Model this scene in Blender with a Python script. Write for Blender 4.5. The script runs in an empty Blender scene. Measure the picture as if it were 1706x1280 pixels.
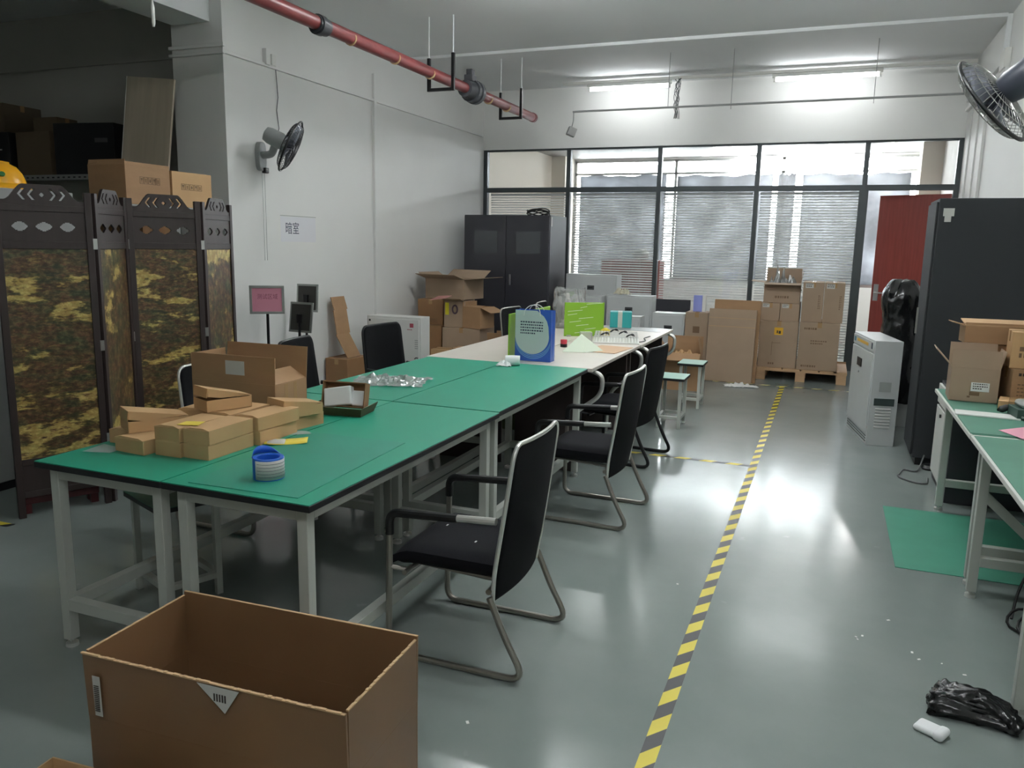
import bpy, bmesh, math, random
from mathutils import Vector, Matrix, Euler, noise as mnoise

random.seed(7)
SC = bpy.context.scene
COL = SC.collection
PI = math.pi
R = math.radians

# ------------------------------------------------------------------ camera
cam_d = bpy.data.cameras.new('camera')
cam = bpy.data.objects.new('camera', cam_d)
COL.objects.link(cam)
SC.camera = cam
FPX = 1323.1
cam_d.sensor_width = 36.0
cam_d.lens = FPX * 36.0 / 1706.0
cam_d.clip_start = 0.05
YAW, PITCH, ROLL = 0.374325, 0.174259, 0.0195857
_f = Vector((-math.sin(YAW) * math.cos(PITCH), math.cos(YAW) * math.cos(PITCH), -math.sin(PITCH)))
_r = Vector((math.cos(YAW), math.sin(YAW), 0))
_u = _r.cross(_f)
_r2 = _r * math.cos(ROLL) + _u * math.sin(ROLL)
_u2 = _u * math.cos(ROLL) - _r * math.sin(ROLL)
cam.matrix_world = Matrix(((_r2.x, _u2.x, -_f.x, 0), (_r2.y, _u2.y, -_f.y, 0), (_r2.z, _u2.z, -_f.z, 1.575), (0, 0, 0, 1)))

# ------------------------------------------------------------------ colour management, sky, window portals
SC.view_settings.view_transform = 'Standard'
SC.view_settings.look = 'None'
SC.view_settings.gamma = 1.0
SC.view_settings.use_curve_mapping = False
SC.cycles.caustics_reflective = False
SC.cycles.caustics_refractive = False
SC.cycles.sample_clamp_indirect = 5.0
SC.view_settings.exposure = 1.55
TUBE_STRENGTH = 13.0
MID_TUBE_STRENGTH = 36.0
SKY_STRENGTH = 17.0

world = bpy.data.worlds.new('overcast_sky')
SC.world = world
world.use_nodes = True
_bg = world.node_tree.nodes['Background']
_bg.inputs[0].default_value = (0.93, 0.97, 1.0, 1)
_bg.inputs[1].default_value = SKY_STRENGTH


def portal(name, loc, sx, sz):
    l = bpy.data.lights.new(name, 'AREA')
    l.shape = 'RECTANGLE'
    l.size, l.size_y = sx, sz
    l.cycles.is_portal = True
    o = bpy.data.objects.new(name, l)
    COL.objects.link(o)
    o.location = loc
    o.rotation_euler = (R(-90), 0, 0)          # faces -Y, into the building
    return o


portal('window_portal', (-1.65, 15.25, 1.95), 6.2, 2.2)


# ------------------------------------------------------------------ materials
def lin(c):
    c = c / 255.0
    return c / 12.92 if c <= 0.04045 else ((c + 0.055) / 1.055) ** 2.4


def rgb(r, g, b):
    return (lin(r), lin(g), lin(b), 1.0)


MATS = {}


def mat(name, col, rough=0.5, metal=0.0, var=0.0, scale=8.0, stretch=(1, 1, 1), bump=0.0, bscale=40.0, coat=0.0, spec=0.5):
    if name in MATS:
        return MATS[name]
    m = bpy.data.materials.new(name)
    m.use_nodes = True
    nt = m.node_tree
    b = nt.nodes['Principled BSDF']
    c = rgb(*col)
    b.inputs['Base Color'].default_value = c
    b.inputs['Roughness'].default_value = rough
    b.inputs['Metallic'].default_value = metal
    b.inputs['Specular IOR Level'].default_value = spec
    b.inputs['Coat Weight'].default_value = coat
    if var > 0 or bump > 0:
        tc = nt.nodes.new('ShaderNodeTexCoord')
        mp = nt.nodes.new('ShaderNodeMapping')
        mp.inputs['Scale'].default_value = stretch
        nt.links.new(tc.outputs['Object'], mp.inputs['Vector'])
    if var > 0:
        n = nt.nodes.new('ShaderNodeTexNoise')
        n.inputs['Scale'].default_value = scale
        n.inputs['Detail'].default_value = 5
        nt.links.new(mp.outputs[0], n.inputs['Vector'])
        r = nt.nodes.new('ShaderNodeValToRGB')
        e = r.color_ramp.elements
        e[0].position, e[1].position = 0.3, 0.7
        e[0].color = tuple(x * (1 - var) for x in c[:3]) + (1,)
        e[1].color = tuple(min(1, x * (1 + var)) for x in c[:3]) + (1,)
        nt.links.new(n.outputs['Fac'], r.inputs['Fac'])
        nt.links.new(r.outputs['Color'], b.inputs['Base Color'])
    if bump > 0:
        n2 = nt.nodes.new('ShaderNodeTexNoise')
        n2.inputs['Scale'].default_value = bscale
        n2.inputs['Detail'].default_value = 3
        nt.links.new(mp.outputs[0], n2.inputs['Vector'])
        bp = nt.nodes.new('ShaderNodeBump')
        bp.inputs['Strength'].default_value = bump
        bp.inputs['Distance'].default_value = 0.01
        nt.links.new(n2.outputs['Fac'], bp.inputs['Height'])
        nt.links.new(bp.outputs['Normal'], b.inputs['Normal'])
    MATS[name] = m
    return m


def emission(name, col, strength):
    m = bpy.data.materials.new(name)
    m.use_nodes = True
    b = m.node_tree.nodes['Principled BSDF']
    b.inputs['Base Color'].default_value = (0.8, 0.8, 0.8, 1)
    b.inputs['Emission Color'].default_value = col
    b.inputs['Emission Strength'].default_value = strength
    return m


def clear(name, tint, gloss=0.12, rough=0.03, haze=0.0):
    """thin clear sheet: mostly see-through, some mirror reflection, some milky haze"""
    m = bpy.data.materials.new(name)
    m.use_nodes = True
    nt = m.node_tree
    nt.nodes.remove(nt.nodes['Principled BSDF'])
    out = nt.nodes['Material Output']
    tr = nt.nodes.new('ShaderNodeBsdfTransparent')
    tr.inputs[0].default_value = tint
    gl = nt.nodes.new('ShaderNodeBsdfGlossy')
    gl.inputs['Roughness'].default_value = rough
    lw = nt.nodes.new('ShaderNodeFresnel')
    lw.inputs[0].default_value = 1.45
    mx = nt.nodes.new('ShaderNodeMixShader')
    ma = nt.nodes.new('ShaderNodeMath')
    ma.operation = 'ADD'
    ma.use_clamp = True
    ma.inputs[1].default_value = gloss - 0.04
    nt.links.new(lw.outputs[0], ma.inputs[0])
    nt.links.new(ma.outputs[0], mx.inputs[0])
    nt.links.new(tr.outputs[0], mx.inputs[1])
    nt.links.new(gl.outputs[0], mx.inputs[2])
    last = mx
    if haze > 0:
        df = nt.nodes.new('ShaderNodeBsdfDiffuse')
        df.inputs[0].default_value = (0.8, 0.82, 0.8, 1)
        m2 = nt.nodes.new('ShaderNodeMixShader')
        m2.inputs[0].default_value = haze
        nt.links.new(mx.outputs[0], m2.inputs[1])
        nt.links.new(df.outputs[0], m2.inputs[2])
        last = m2
    nt.links.new(last.outputs[0], out.inputs[0])
    return m


def translucent(name, col, amount, var=0.0):
    m = bpy.data.materials.new(name)
    m.use_nodes = True
    nt = m.node_tree
    nt.nodes.remove(nt.nodes['Principled BSDF'])
    out = nt.nodes['Material Output']
    a = nt.nodes.new('ShaderNodeBsdfDiffuse')
    t = nt.nodes.new('ShaderNodeBsdfTranslucent')
    mx = nt.nodes.new('ShaderNodeMixShader')
    mx.inputs[0].default_value = amount
    for s in (a, t):
        s.inputs[0].default_value = col
    if var:
        tc = nt.nodes.new('ShaderNodeTexCoord')
        n = nt.nodes.new('ShaderNodeTexNoise')
        n.inputs['Scale'].default_value = 2.2
        n.inputs['Detail'].default_value = 6
        r = nt.nodes.new('ShaderNodeValToRGB')
        r.color_ramp.elements[0].position, r.color_ramp.elements[1].position = 0.35, 0.7
        r.color_ramp.elements[0].color = tuple(x * (1 - var) for x in col[:3]) + (1,)
        r.color_ramp.elements[1].color = tuple(min(1, x * (1 + var)) for x in col[:3]) + (1,)
        nt.links.new(tc.outputs['Object'], n.inputs['Vector'])
        nt.links.new(n.outputs['Fac'], r.inputs['Fac'])
        nt.links.new(r.outputs[0], a.inputs[0])
        nt.links.new(r.outputs[0], t.inputs[0])
    nt.links.new(a.outputs[0], mx.inputs[1])
    nt.links.new(t.outputs[0], mx.inputs[2])
    nt.links.new(mx.outputs[0], out.inputs[0])
    return m


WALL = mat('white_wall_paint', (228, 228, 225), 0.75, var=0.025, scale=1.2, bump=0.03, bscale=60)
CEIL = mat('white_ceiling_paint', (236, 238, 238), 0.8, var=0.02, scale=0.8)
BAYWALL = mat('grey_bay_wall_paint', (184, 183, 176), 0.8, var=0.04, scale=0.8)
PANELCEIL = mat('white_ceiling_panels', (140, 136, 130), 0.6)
BEIGE = mat('beige_wall_paint', (222, 214, 200), 0.8)
ALU = mat('dark_grey_aluminium', (66, 72, 74), 0.45, 0.3)
GLASS = clear('window_glass', (0.97, 0.98, 0.98, 1), 0.05, 0.02, haze=0.06)
SLAT = mat('blind_slat_white', (240, 241, 239), 0.5)
PLASTICW = mat('white_plastic', (222, 222, 216), 0.45)
GREYPL = mat('light_grey_plastic', (160, 164, 160), 0.45)
TABLEGREEN = mat('green_rubber_table_mat', (32, 142, 114), 0.42, var=0.05, scale=3, bump=0.02, bscale=200)
TABLEGREEN_B = mat('green_rubber_loose_mat', (44, 138, 116), 0.42, var=0.05, scale=4, bump=0.02, bscale=200)
DULLGREEN = mat('dull_green_bench_mat', (84, 132, 114), 0.5, var=0.06, scale=5)
FLOORMAT = mat('green_floor_mat', (62, 132, 110), 0.55, var=0.05, scale=6)
STOOLTOP = mat('pale_green_stool_top', (136, 176, 160), 0.45)
STOOLDARK = mat('dark_green_stool_top', (40, 92, 72), 0.45)
BLACKEDGE = mat('black_rubber_edge', (22, 23, 26), 0.5)
STEELW = mat('light_grey_steel_frame', (184, 188, 180), 0.4, var=0.03, scale=4)
CHROME = mat('chrome_tube', (224, 223, 218), 0.28, 0.75)
DULLCHROME = mat('worn_chrome_tube', (158, 154, 146), 0.32, 0.85)
BLACKTUBE = mat('black_steel_tube', (20, 20, 22), 0.35, 0.2)
BLACKFAB = mat('black_fabric', (14, 15, 20), 0.9, bump=0.15, bscale=300, spec=0.25)
BLACKMESH = mat('black_mesh_fabric', (10, 11, 14), 0.9, bump=0.3, bscale=500, spec=0.2)
BLACKPLAS = mat('black_plastic', (20, 21, 22), 0.4)
CARD = mat('cardboard', (158, 124, 90), 0.75, var=0.06, scale=5, stretch=(1, 1, 3), bump=0.05, bscale=30)
CARDD = mat('brown_cardboard', (138, 102, 68), 0.72, var=0.07, scale=4, bump=0.06, bscale=20)
CARDL = mat('pale_cardboard', (188, 152, 108), 0.75, var=0.04, scale=6)
CARDG = mat('greyish_cardboard', (160, 138, 116), 0.78, var=0.05, scale=4, bump=0.05, bscale=25)
CARDB = mat('shiny_brown_cardboard', (122, 92, 64), 0.36, var=0.08, scale=3, bump=0.12, bscale=6)
CARDIN = mat('cardboard_cut_edge', (196, 164, 124), 0.8)
TAPE = mat('clear_parcel_tape', (168, 136, 98), 0.25)
INK = mat('black_print', (52, 44, 38), 0.7)
INKSOFT = mat('faded_brown_print', (110, 86, 62), 0.7)
PAPER = mat('white_paper', (226, 226, 222), 0.7)
PAPERG = mat('greyish_paper_label', (192, 192, 186), 0.7)
YELLOW = mat('yellow_paper', (226, 204, 78), 0.6)
ORANGELAB = mat('orange_yellow_label', (224, 172, 40), 0.6)
WOODDARK = mat('dark_wood_frame', (46, 35, 33), 0.5, var=0.12, scale=6, stretch=(6, 6, 1))
REDWOODLEG = mat('red_brown_wood', (84, 34, 36), 0.4)
GREYCAB = mat('light_grey_cabinet_paint', (196, 199, 198), 0.4, var=0.02)
WHITECAB = mat('white_cabinet_paint', (208, 208, 204), 0.35)
BLACKCAB = mat('black_cabinet_paint', (52, 52, 58), 0.34)
BLACKRACK = mat('charcoal_rack_paint', (54, 56, 58), 0.75, spec=0.12)
PIPERED = mat('dark_red_pipe_paint', (126, 58, 58), 0.4, var=0.15, scale=9)
PIPEGREY = mat('dark_grey_coupling', (62, 64, 68), 0.45)
PINK = mat('pink_sign_paper', (212, 142, 160), 0.6)
PINKP = mat('pink_sheet', (236, 168, 186), 0.6)
NAVY = mat('navy_lettering', (52, 60, 80), 0.6)
REDDISH = mat('faded_red_lettering', (150, 76, 98), 0.6)
HELMET = mat('yellow_helmet_plastic', (240, 172, 26), 0.3)
TEAL = mat('teal_carton', (46, 158, 156), 0.45)
BLUE = mat('blue_plastic', (40, 96, 192), 0.3)
BAGBLUE = mat('blue_bag_paper', (52, 92, 178), 0.35, var=0.2, scale=5)
BAGGREEN = mat('pale_green_bag_print', (196, 208, 204), 0.4)
LIME = mat('lime_green_panel', (132, 178, 52), 0.35)
OLIVE = mat('dark_olive_panel', (66, 76, 44), 0.5)
DESKW = mat('white_desk_laminate', (214, 206, 196), 0.4, var=0.02)
DESKD = mat('dark_brown_desk_panel', (68, 58, 58), 0.45)
PALLET = mat('pale_pine_pallet', (186, 152, 116), 0.7, var=0.1, scale=5, stretch=(1, 8, 8))
BLACKBAG = mat('black_plastic_bag', (16, 17, 18), 0.22, bump=0.6, bscale=14)
FOAMW = mat('white_foam', (238, 240, 240), 0.7)
DOORRED = mat('red_brown_door_wood', (140, 62, 54), 0.35, var=0.14, scale=4, stretch=(8, 8, 0.6))
CABLE = mat('black_cable', (16, 16, 17), 0.5)
GREYCABLE = mat('grey_cable', (96, 98, 98), 0.5)
BOARDWOOD = mat('pale_wood_board', (176, 164, 146), 0.55, var=0.1, scale=3, stretch=(5, 5, 0.4))
PALEGREY = mat('pale_grey_steel', (150, 152, 150), 0.5)
DARKGLASS = mat('dark_door_glass', (70, 73, 76), 0.15)
KNOBC = mat('satin_metal', (190, 190, 188), 0.3, 0.9)
SHADE = translucent('grey_window_film', rgb(150, 152, 156), 0.45, 0.3)
FANBLADE = mat('grey_fan_blade', (120, 124, 134), 0.3)
FANWIRE = mat('dark_chrome_wire', (70, 71, 72), 0.3, 0.6)
FANCHROME = mat('bright_fan_wire', (176, 176, 172), 0.3, 0.8)
FANBODY = mat('grey_fan_plastic', (150, 154, 152), 0.45)
FANDARK = mat('dark_blue_grey_motor', (62, 66, 76), 0.4)
TUBEL = emission('lit_tube', (0.95, 0.98, 1.0, 1), TUBE_STRENGTH)
TUBEM = emission('lit_bright_tube', (0.95, 0.98, 1.0, 1), MID_TUBE_STRENGTH)
LEDW = emission('lit_led_strip', (0.98, 0.99, 1.0, 1), 32.0)
CLEARPL = clear('clear_plastic', (0.94, 0.96, 0.95, 1), 0.25, 0.12, haze=0.32)
CLEARFILM = clear('clear_film_bag', (0.95, 0.97, 0.96, 1), 0.35, 0.1, haze=0.18)
GREYSLEEVE = mat('grey_paper_slip', (150, 166, 158), 0.5)


def floor_material():
    m = mat('grey_green_epoxy_floor', (124, 134, 131), 0.24)
    nt = m.node_tree
    b = nt.nodes['Principled BSDF']
    tc = nt.nodes.new('ShaderNodeTexCoord')
    n1 = nt.nodes.new('ShaderNodeTexNoise')
    n1.inputs['Scale'].default_value = 0.9
    n1.inputs['Detail'].default_value = 7
    n1.inputs['Roughness'].default_value = 0.6
    r1 = nt.nodes.new('ShaderNodeValToRGB')
    r1.color_ramp.elements[0].position, r1.color_ramp.elements[1].position = 0.3, 0.75
    r1.color_ramp.elements[0].color = rgb(122, 133, 129)
    r1.color_ramp.elements[1].color = rgb(140, 147, 144)
    nt.links.new(tc.outputs['Object'], n1.inputs['Vector'])
    nt.links.new(n1.outputs['Fac'], r1.inputs['Fac'])
    # a few pale scuffs
    n2 = nt.nodes.new('ShaderNodeTexNoise')
    n2.inputs['Scale'].default_value = 7
    n2.inputs['Detail'].default_value = 8
    r2 = nt.nodes.new('ShaderNodeValToRGB')
    r2.color_ramp.elements[0].position, r2.color_ramp.elements[1].position = 0.7, 0.8
    nt.links.new(tc.outputs['Object'], n2.inputs['Vector'])
    nt.links.new(n2.outputs['Fac'], r2.inputs['Fac'])
    mx = nt.nodes.new('ShaderNodeMix')
    mx.data_type = 'RGBA'
    nt.links.new(r2.outputs[0], mx.inputs[0])
    nt.links.new(r1.outputs[0], mx.inputs[6])
    mx.inputs[7].default_value = rgb(150, 156, 153)
    nt.links.new(mx.outputs[2], b.inputs['Base Color'])
    rr = nt.nodes.new('ShaderNodeMapRange')
    rr.inputs[3].default_value, rr.inputs[4].default_value = 0.13, 0.22
    nt.links.new(n1.outputs['Fac'], rr.inputs[0])
    nt.links.new(rr.outputs[0], b.inputs['Roughness'])
    n3 = nt.nodes.new('ShaderNodeTexNoise')
    n3.inputs['Scale'].default_value = 5
    bp = nt.nodes.new('ShaderNodeBump')
    bp.inputs['Strength'].default_value = 0.06
    bp.inputs['Distance'].default_value = 0.02
    nt.links.new(tc.outputs['Object'], n3.inputs['Vector'])
    nt.links.new(n3.outputs['Fac'], bp.inputs['Height'])
    nt.links.new(bp.outputs[0], b.inputs['Normal'])
    return m


def stripe_material(name, period, slope, phase, along='Y', bright=(222, 204, 60)):
    """black and yellow diagonal hazard stripes in the tape's own coordinates"""
    m = mat(name, bright, 0.4)
    nt = m.node_tree
    b = nt.nodes['Principled BSDF']
    tc = nt.nodes.new('ShaderNodeTexCoord')
    sp = nt.nodes.new('ShaderNodeSeparateXYZ')
    nt.links.new(tc.outputs['Object'], sp.inputs[0])
    a, c = ('Y', 'X') if along == 'Y' else ('X', 'Y')
    mul = nt.nodes.new('ShaderNodeMath')
    mul.operation = 'MULTIPLY_ADD'
    mul.inputs[1].default_value = -slope
    nt.links.new(sp.outputs[c], mul.inputs[0])
    nt.links.new(sp.outputs[a], mul.inputs[2])
    dv = nt.nodes.new('ShaderNodeMath')
    dv.operation = 'MULTIPLY_ADD'
    dv.inputs[1].default_value = 1.0 / period
    dv.inputs[2].default_value = phase
    nt.links.new(mul.outputs[0], dv.inputs[0])
    fr = nt.nodes.new('ShaderNodeMath')
    fr.operation = 'FRACT'
    nt.links.new(dv.outputs[0], fr.inputs[0])
    gt = nt.nodes.new('ShaderNodeMath')
    gt.operation = 'GREATER_THAN'
    gt.inputs[1].default_value = 0.5
    nt.links.new(fr.outputs[0], gt.inputs[0])
    mx = nt.nodes.new('ShaderNodeMix')
    mx.data_type = 'RGBA'
    mx.inputs[6].default_value = rgb(*bright)
    mx.inputs[7].default_value = rgb(48, 48, 48)
    nt.links.new(gt.outputs[0], mx.inputs[0])
    nt.links.new(mx.outputs[2], b.inputs['Base Color'])
    return m


def painting_material(name, seed, sx, sz):
    """gold ground with bands of dark trees, rocks and red-brown undergrowth"""
    m = bpy.data.materials.new(name)
    m.use_nodes = True
    nt = m.node_tree
    b = nt.nodes['Principled BSDF']
    b.inputs['Roughness'].default_value = 0.35
    tc = nt.nodes.new('ShaderNodeTexCoord')

    def nz(scale, stretch, detail, off):
        mp = nt.nodes.new('ShaderNodeMapping')
        mp.inputs['Scale'].default_value = stretch
        mp.inputs['Location'].default_value = (off, off * 0.7, off * 1.3)
        n = nt.nodes.new('ShaderNodeTexNoise')
        n.inputs['Scale'].default_value = scale
        n.inputs['Detail'].default_value = detail
        n.inputs['Roughness'].default_value = 0.62
        nt.links.new(tc.outputs['Object'], mp.inputs['Vector'])
        nt.links.new(mp.outputs[0], n.inputs['Vector'])
        return n

    def ramp(n, stops):
        r = nt.nodes.new('ShaderNodeValToRGB')
        r.color_ramp.elements[0].position = stops[0][0]
        r.color_ramp.elements[0].color = rgb(*stops[0][1])
        r.color_ramp.elements[1].position = stops[-1][0]
        r.color_ramp.elements[1].color = rgb(*stops[-1][1])
        for p, c in stops[1:-1]:
            e = r.color_ramp.elements.new(p)
            e.color = rgb(*c)
        nt.links.new(n.outputs['Fac'], r.inputs['Fac'])
        return r
    big = nz(2.4, (sx, sx, sz), 8, seed)
    base = ramp(big, [(0.28, (54, 62, 48)), (0.38, (80, 86, 64)), (0.43, (92, 76, 60)), (0.475, (118, 100, 70)),
                      (0.50, (84, 66, 54)), (0.53, (74, 78, 56)), (0.56, (120, 104, 66)), (0.585, (226, 206, 134)), (0.63, (234, 216, 146)), (0.66, (112, 84, 62)), (0.75, (60, 64, 48))])
    fine = nz(30, (sx, sx, sz * 0.5), 5, seed + 4)
    fr = ramp(fine, [(0.40, (70, 62, 50)), (0.5, (128, 122, 112)), (0.62, (206, 198, 172))])
    mid = nz(8, (sx, sx, sz * 0.8), 7, seed + 9)
    mr = ramp(mid, [(0.34, (60, 76, 56)), (0.43, (84, 88, 64)), (0.49, (120, 104, 72)), (0.53, (112, 62, 54)), (0.58, (92, 66, 48)), (0.64, (168, 146, 92)), (0.72, (104, 96, 66))])
    m1 = nt.nodes.new('ShaderNodeMix')
    m1.data_type = 'RGBA'
    m1.blend_type = 'MIX'
    m1.inputs[0].default_value = 0.42
    nt.links.new(base.outputs[0], m1.inputs[6])
    nt.links.new(mr.outputs[0], m1.inputs[7])
    m2 = nt.nodes.new('ShaderNodeMix')
    m2.data_type = 'RGBA'
    m2.blend_type = 'SOFT_LIGHT'
    m2.inputs[0].default_value = 0.8
    nt.links.new(m1.outputs[2], m2.inputs[6])
    nt.links.new(fr.outputs[0], m2.inputs[7])
    nt.links.new(m2.outputs[2], b.inputs['Base Color'])
    return m


# ------------------------------------------------------------------ mesh building
class MB:
    def __init__(s):
        s.v, s.f = [], []

    def add(s, vs, fs):
        k = len(s.v)
        s.v += [tuple(p) for p in vs]
        s.f += [tuple(i + k for i in f) for f in fs]
        return s

    def bx(s, x0, x1, y0, y1, z0, z1, M=None):
        vs = [Vector((x, y, z)) for z in (z0, z1) for y in (y0, y1) for x in (x0, x1)]
        if M is not None:
            vs = [M @ p for p in vs]
        return s.add(vs, [(0, 2, 3, 1), (4, 5, 7, 6), (0, 1, 5, 4), (2, 6, 7, 3), (0, 4, 6, 2), (1, 3, 7, 5)])

    def bar(s, p0, p1, w, h, up=(0, 0, 1)):
        p0, p1 = Vector(p0), Vector(p1)
        d = (p1 - p0).normalized()
        up = Vector(up)
        if abs(d.dot(up)) > 0.98:
            up = Vector((0, 1, 0))
        a = d.cross(up).normalized() * (w / 2)
        c = a.cross(d).normalized() * (h / 2)
        vs = []
        for p in (p0, p1):
            vs += [p - a - c, p + a - c, p + a + c, p - a + c]
        return s.add(vs, [(3, 2, 1, 0), (4, 5, 6, 7), (0, 1, 5, 4), (1, 2, 6, 5), (2, 3, 7, 6), (3, 0, 4, 7)])

    def slab(s, pts, t):
        """polygon sheet given thickness t along its normal (both sides)"""
        p = [Vector(q) for q in pts]
        n = (p[1] - p[0]).cross(p[2] - p[0]).normalized() * (t / 2)
        k = len(p)
        vs = [q - n for q in p] + [q + n for q in p]
        fs = [tuple(range(k - 1, -1, -1)), tuple(range(k, 2 * k))]
        fs += [(i, (i + 1) % k, (i + 1) % k + k, i + k) for i in range(k)]
        return s.add(vs, fs)

    def tube(s, pts, r, seg=8, closed=False):
        P = [Vector(p) for p in pts]
        n = len(P)
        rs = r if isinstance(r, (list, tuple)) else [r] * n
        T = []
        for i in range(n):
            if closed:
                t = P[(i + 1) % n] - P[i - 1]
            else:
                t = P[min(i + 1, n - 1)] - P[max(i - 1, 0)]
            T.append(t.normalized())
        a = Vector((0, 0, 1)) if abs(T[0].z) < 0.9 else Vector((1, 0, 0))
        u = T[0].cross(a).normalized()
        vs = []
        for i in range(n):
            if i:
                q = T[i - 1].rotation_difference(T[i])
                u = (q @ u)
                u = (u - T[i] * u.dot(T[i])).normalized()
            w = T[i].cross(u)
            for k in range(seg):
                th = 2 * PI * k / seg
                vs.append(P[i] + (u * math.cos(th) + w * math.sin(th)) * rs[i])
        fs = []
        m = n if closed else n - 1
        for i in range(m):
            j = (i + 1) % n
            for k in range(seg):
                k2 = (k + 1) % seg
                fs.append((i * seg + k, i * seg + k2, j * seg + k2, j * seg + k))
        if not closed:
            fs.append(tuple(range(seg - 1, -1, -1)))
            fs.append(tuple((n - 1) * seg + k for k in range(seg)))
        return s.add(vs, fs)

    def cyl(s, p0, p1, r, r1=None, seg=16):
        return s.tube([p0, p1], [r, r if r1 is None else r1], seg)

    def lathe(s, prof, M=None, seg=24):
        """profile [(r, z)] spun about Z"""
        vs = []
        for r, z in prof:
            for k in range(seg):
                th = 2 * PI * k / seg
                vs.append(Vector((r * math.cos(th), r * math.sin(th), z)))
        if M is not None:
            vs = [M @ p for p in vs]
        fs = []
        for i in range(len(prof) - 1):
            for k in range(seg):
                k2 = (k + 1) % seg
                fs.append((i * seg + k, i * seg + k2, (i + 1) * seg + k2, (i + 1) * seg + k))
        fs.append(tuple(range(seg - 1, -1, -1)))
        fs.append(tuple((len(prof) - 1) * seg + k for k in range(seg)))
        return s.add(vs, fs)

    def prism(s, poly, fn, d0, d1):
        """2-D polygon extruded between d0 and d1; fn(a, b, d) -> point"""
        k = len(poly)
        vs = [fn(a, b, d0) for a, b in poly] + [fn(a, b, d1) for a, b in poly]
        fs = [tuple(range(k - 1, -1, -1)), tuple(range(k, 2 * k))]
        fs += [(i, (i + 1) % k, (i + 1) % k + k, i + k) for i in range(k)]
        return s.add(vs, fs)

    def grid(s, nx, ny, fn):
        vs = [fn(i / nx, j / ny) for j in range(ny + 1) for i in range(nx + 1)]
        fs = [(j * (nx + 1) + i, j * (nx + 1) + i + 1, (j + 1) * (nx + 1) + i + 1, (j + 1) * (nx + 1) + i)
              for j in range(ny) for i in range(nx)]
        return s.add(vs, fs)

    def build(s, name, m, parent=None, bevel=0.0, smooth=35, solid=0.0, seg=2):
        me = bpy.data.meshes.new(name)
        me.from_pydata(s.v, [], s.f)
        bm = bmesh.new()
        bm.from_mesh(me)
        bmesh.ops.recalc_face_normals(bm, faces=bm.faces)
        bm.to_mesh(me)
        bm.free()
        me.materials.append(m)
        if smooth:
            for p in me.polygons:
                p.use_smooth = True
            me.set_sharp_from_angle(angle=R(smooth))
        o = bpy.data.objects.new(name, me)
        COL.objects.link(o)
        if parent is not None:
            o.parent = parent
        if solid:
            md = o.modifiers.new('solid', 'SOLIDIFY')
            md.thickness = solid
        if bevel:
            md = o.modifiers.new('bevel', 'BEVEL')
            md.width = bevel
            md.segments = seg
            md.limit_method = 'ANGLE'
            md.angle_limit = R(40)
        return o


def tag(o, label, cat, group=None, kind=None):
    if label:
        o['label'] = label
    if cat:
        o['category'] = cat
    if group:
        o['group'] = group
    if kind:
        o['kind'] = kind
    return o


def thing(name, label, cat, loc=(0, 0, 0), rz=0.0, group=None):
    o = bpy.data.objects.new(name, None)
    o.empty_display_size = 0.05
    COL.objects.link(o)
    o.location = loc
    o.rotation_euler = (0, 0, R(rz))
    return tag(o, label, cat, group)


def struct(name, mb, m, **k):
    o = mb.build(name, m, None, **k)
    o['kind'] = 'structure'
    return o


def dup(root, loc, rz, label, group=None):
    def cp(o, parent):
        c = o.copy()
        COL.objects.link(c)
        if parent is not None:
            c.parent = parent
        for ch in list(o.children):
            cp(ch, c)
        return c
    r = cp(root, None)
    r.location = loc
    r.rotation_euler = (0, 0, R(rz))
    r['label'] = label
    if group:
        r['group'] = group
    return r


def fillet(pts, rad, n=5):
    """round the corners of a polyline"""
    P = [Vector(p) for p in pts]
    out = [P[0]]
    for i in range(1, len(P) - 1):
        a, b, c = P[i - 1], P[i], P[i + 1]
        d0, d1 = (a - b), (c - b)
        rr = rad[i - 1] if isinstance(rad, (list, tuple)) else rad
        k = min(rr, d0.length * 0.48, d1.length * 0.48)
        s, e = b + d0.normalized() * k, b + d1.normalized() * k
        for j in range(n + 1):
            t = j / n
            out.append(s * (1 - t) ** 2 + b * 2 * t * (1 - t) + e * t * t)
    out.append(P[-1])
    return out


def text(name, body, size, m, parent, loc, rot, depth=0.0006, squeeze=1.0, align='CENTER'):
    c = bpy.data.curves.new(name, 'FONT')
    c.body = body
    c.size = size
    c.extrude = depth
    c.align_x = align
    c.align_y = 'CENTER'
    c.resolution_u = 3
    t = bpy.data.objects.new('tmp', c)
    COL.objects.link(t)
    dg = bpy.context.evaluated_depsgraph_get()
    dg.update()
    me = bpy.data.meshes.new_from_object(t.evaluated_get(dg))
    me.name = name
    bpy.data.objects.remove(t)
    bpy.data.curves.remove(c)
    me.materials.clear()
    me.materials.append(m)
    o = bpy.data.objects.new(name, me)
    COL.objects.link(o)
    o.parent = parent
    o.location = loc
    o.rotation_euler = rot
    o.scale = (squeeze, 1, 1)
    return o


FACE_Y = (R(90), 0, 0)                    # lettering read by someone looking along +Y
FACE_X = (R(90), 0, R(90))                # lettering on a surface that faces +X
FACE_NX = (R(90), 0, R(-90))


def dashes(mb, x0, x1, z0, z1, y, rows, seed, fill=0.7):
    """small illegible print: rows of short marks on a face that looks to -Y"""
    rn = random.Random(seed)
    h = (z1 - z0) / rows
    for r in range(rows):
        x = x0
        zt = z1 - r * h
        end = x0 + (x1 - x0) * (1 if r < rows - 1 else rn.uniform(0.45, 0.9))
        while x < end:
            w = rn.uniform(0.35, 0.8) * h
            mb.bx(x, min(x + w, x1), y - 0.0006, y, zt - h * fill, zt)
            x += w + h * 0.25
    return mb


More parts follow.
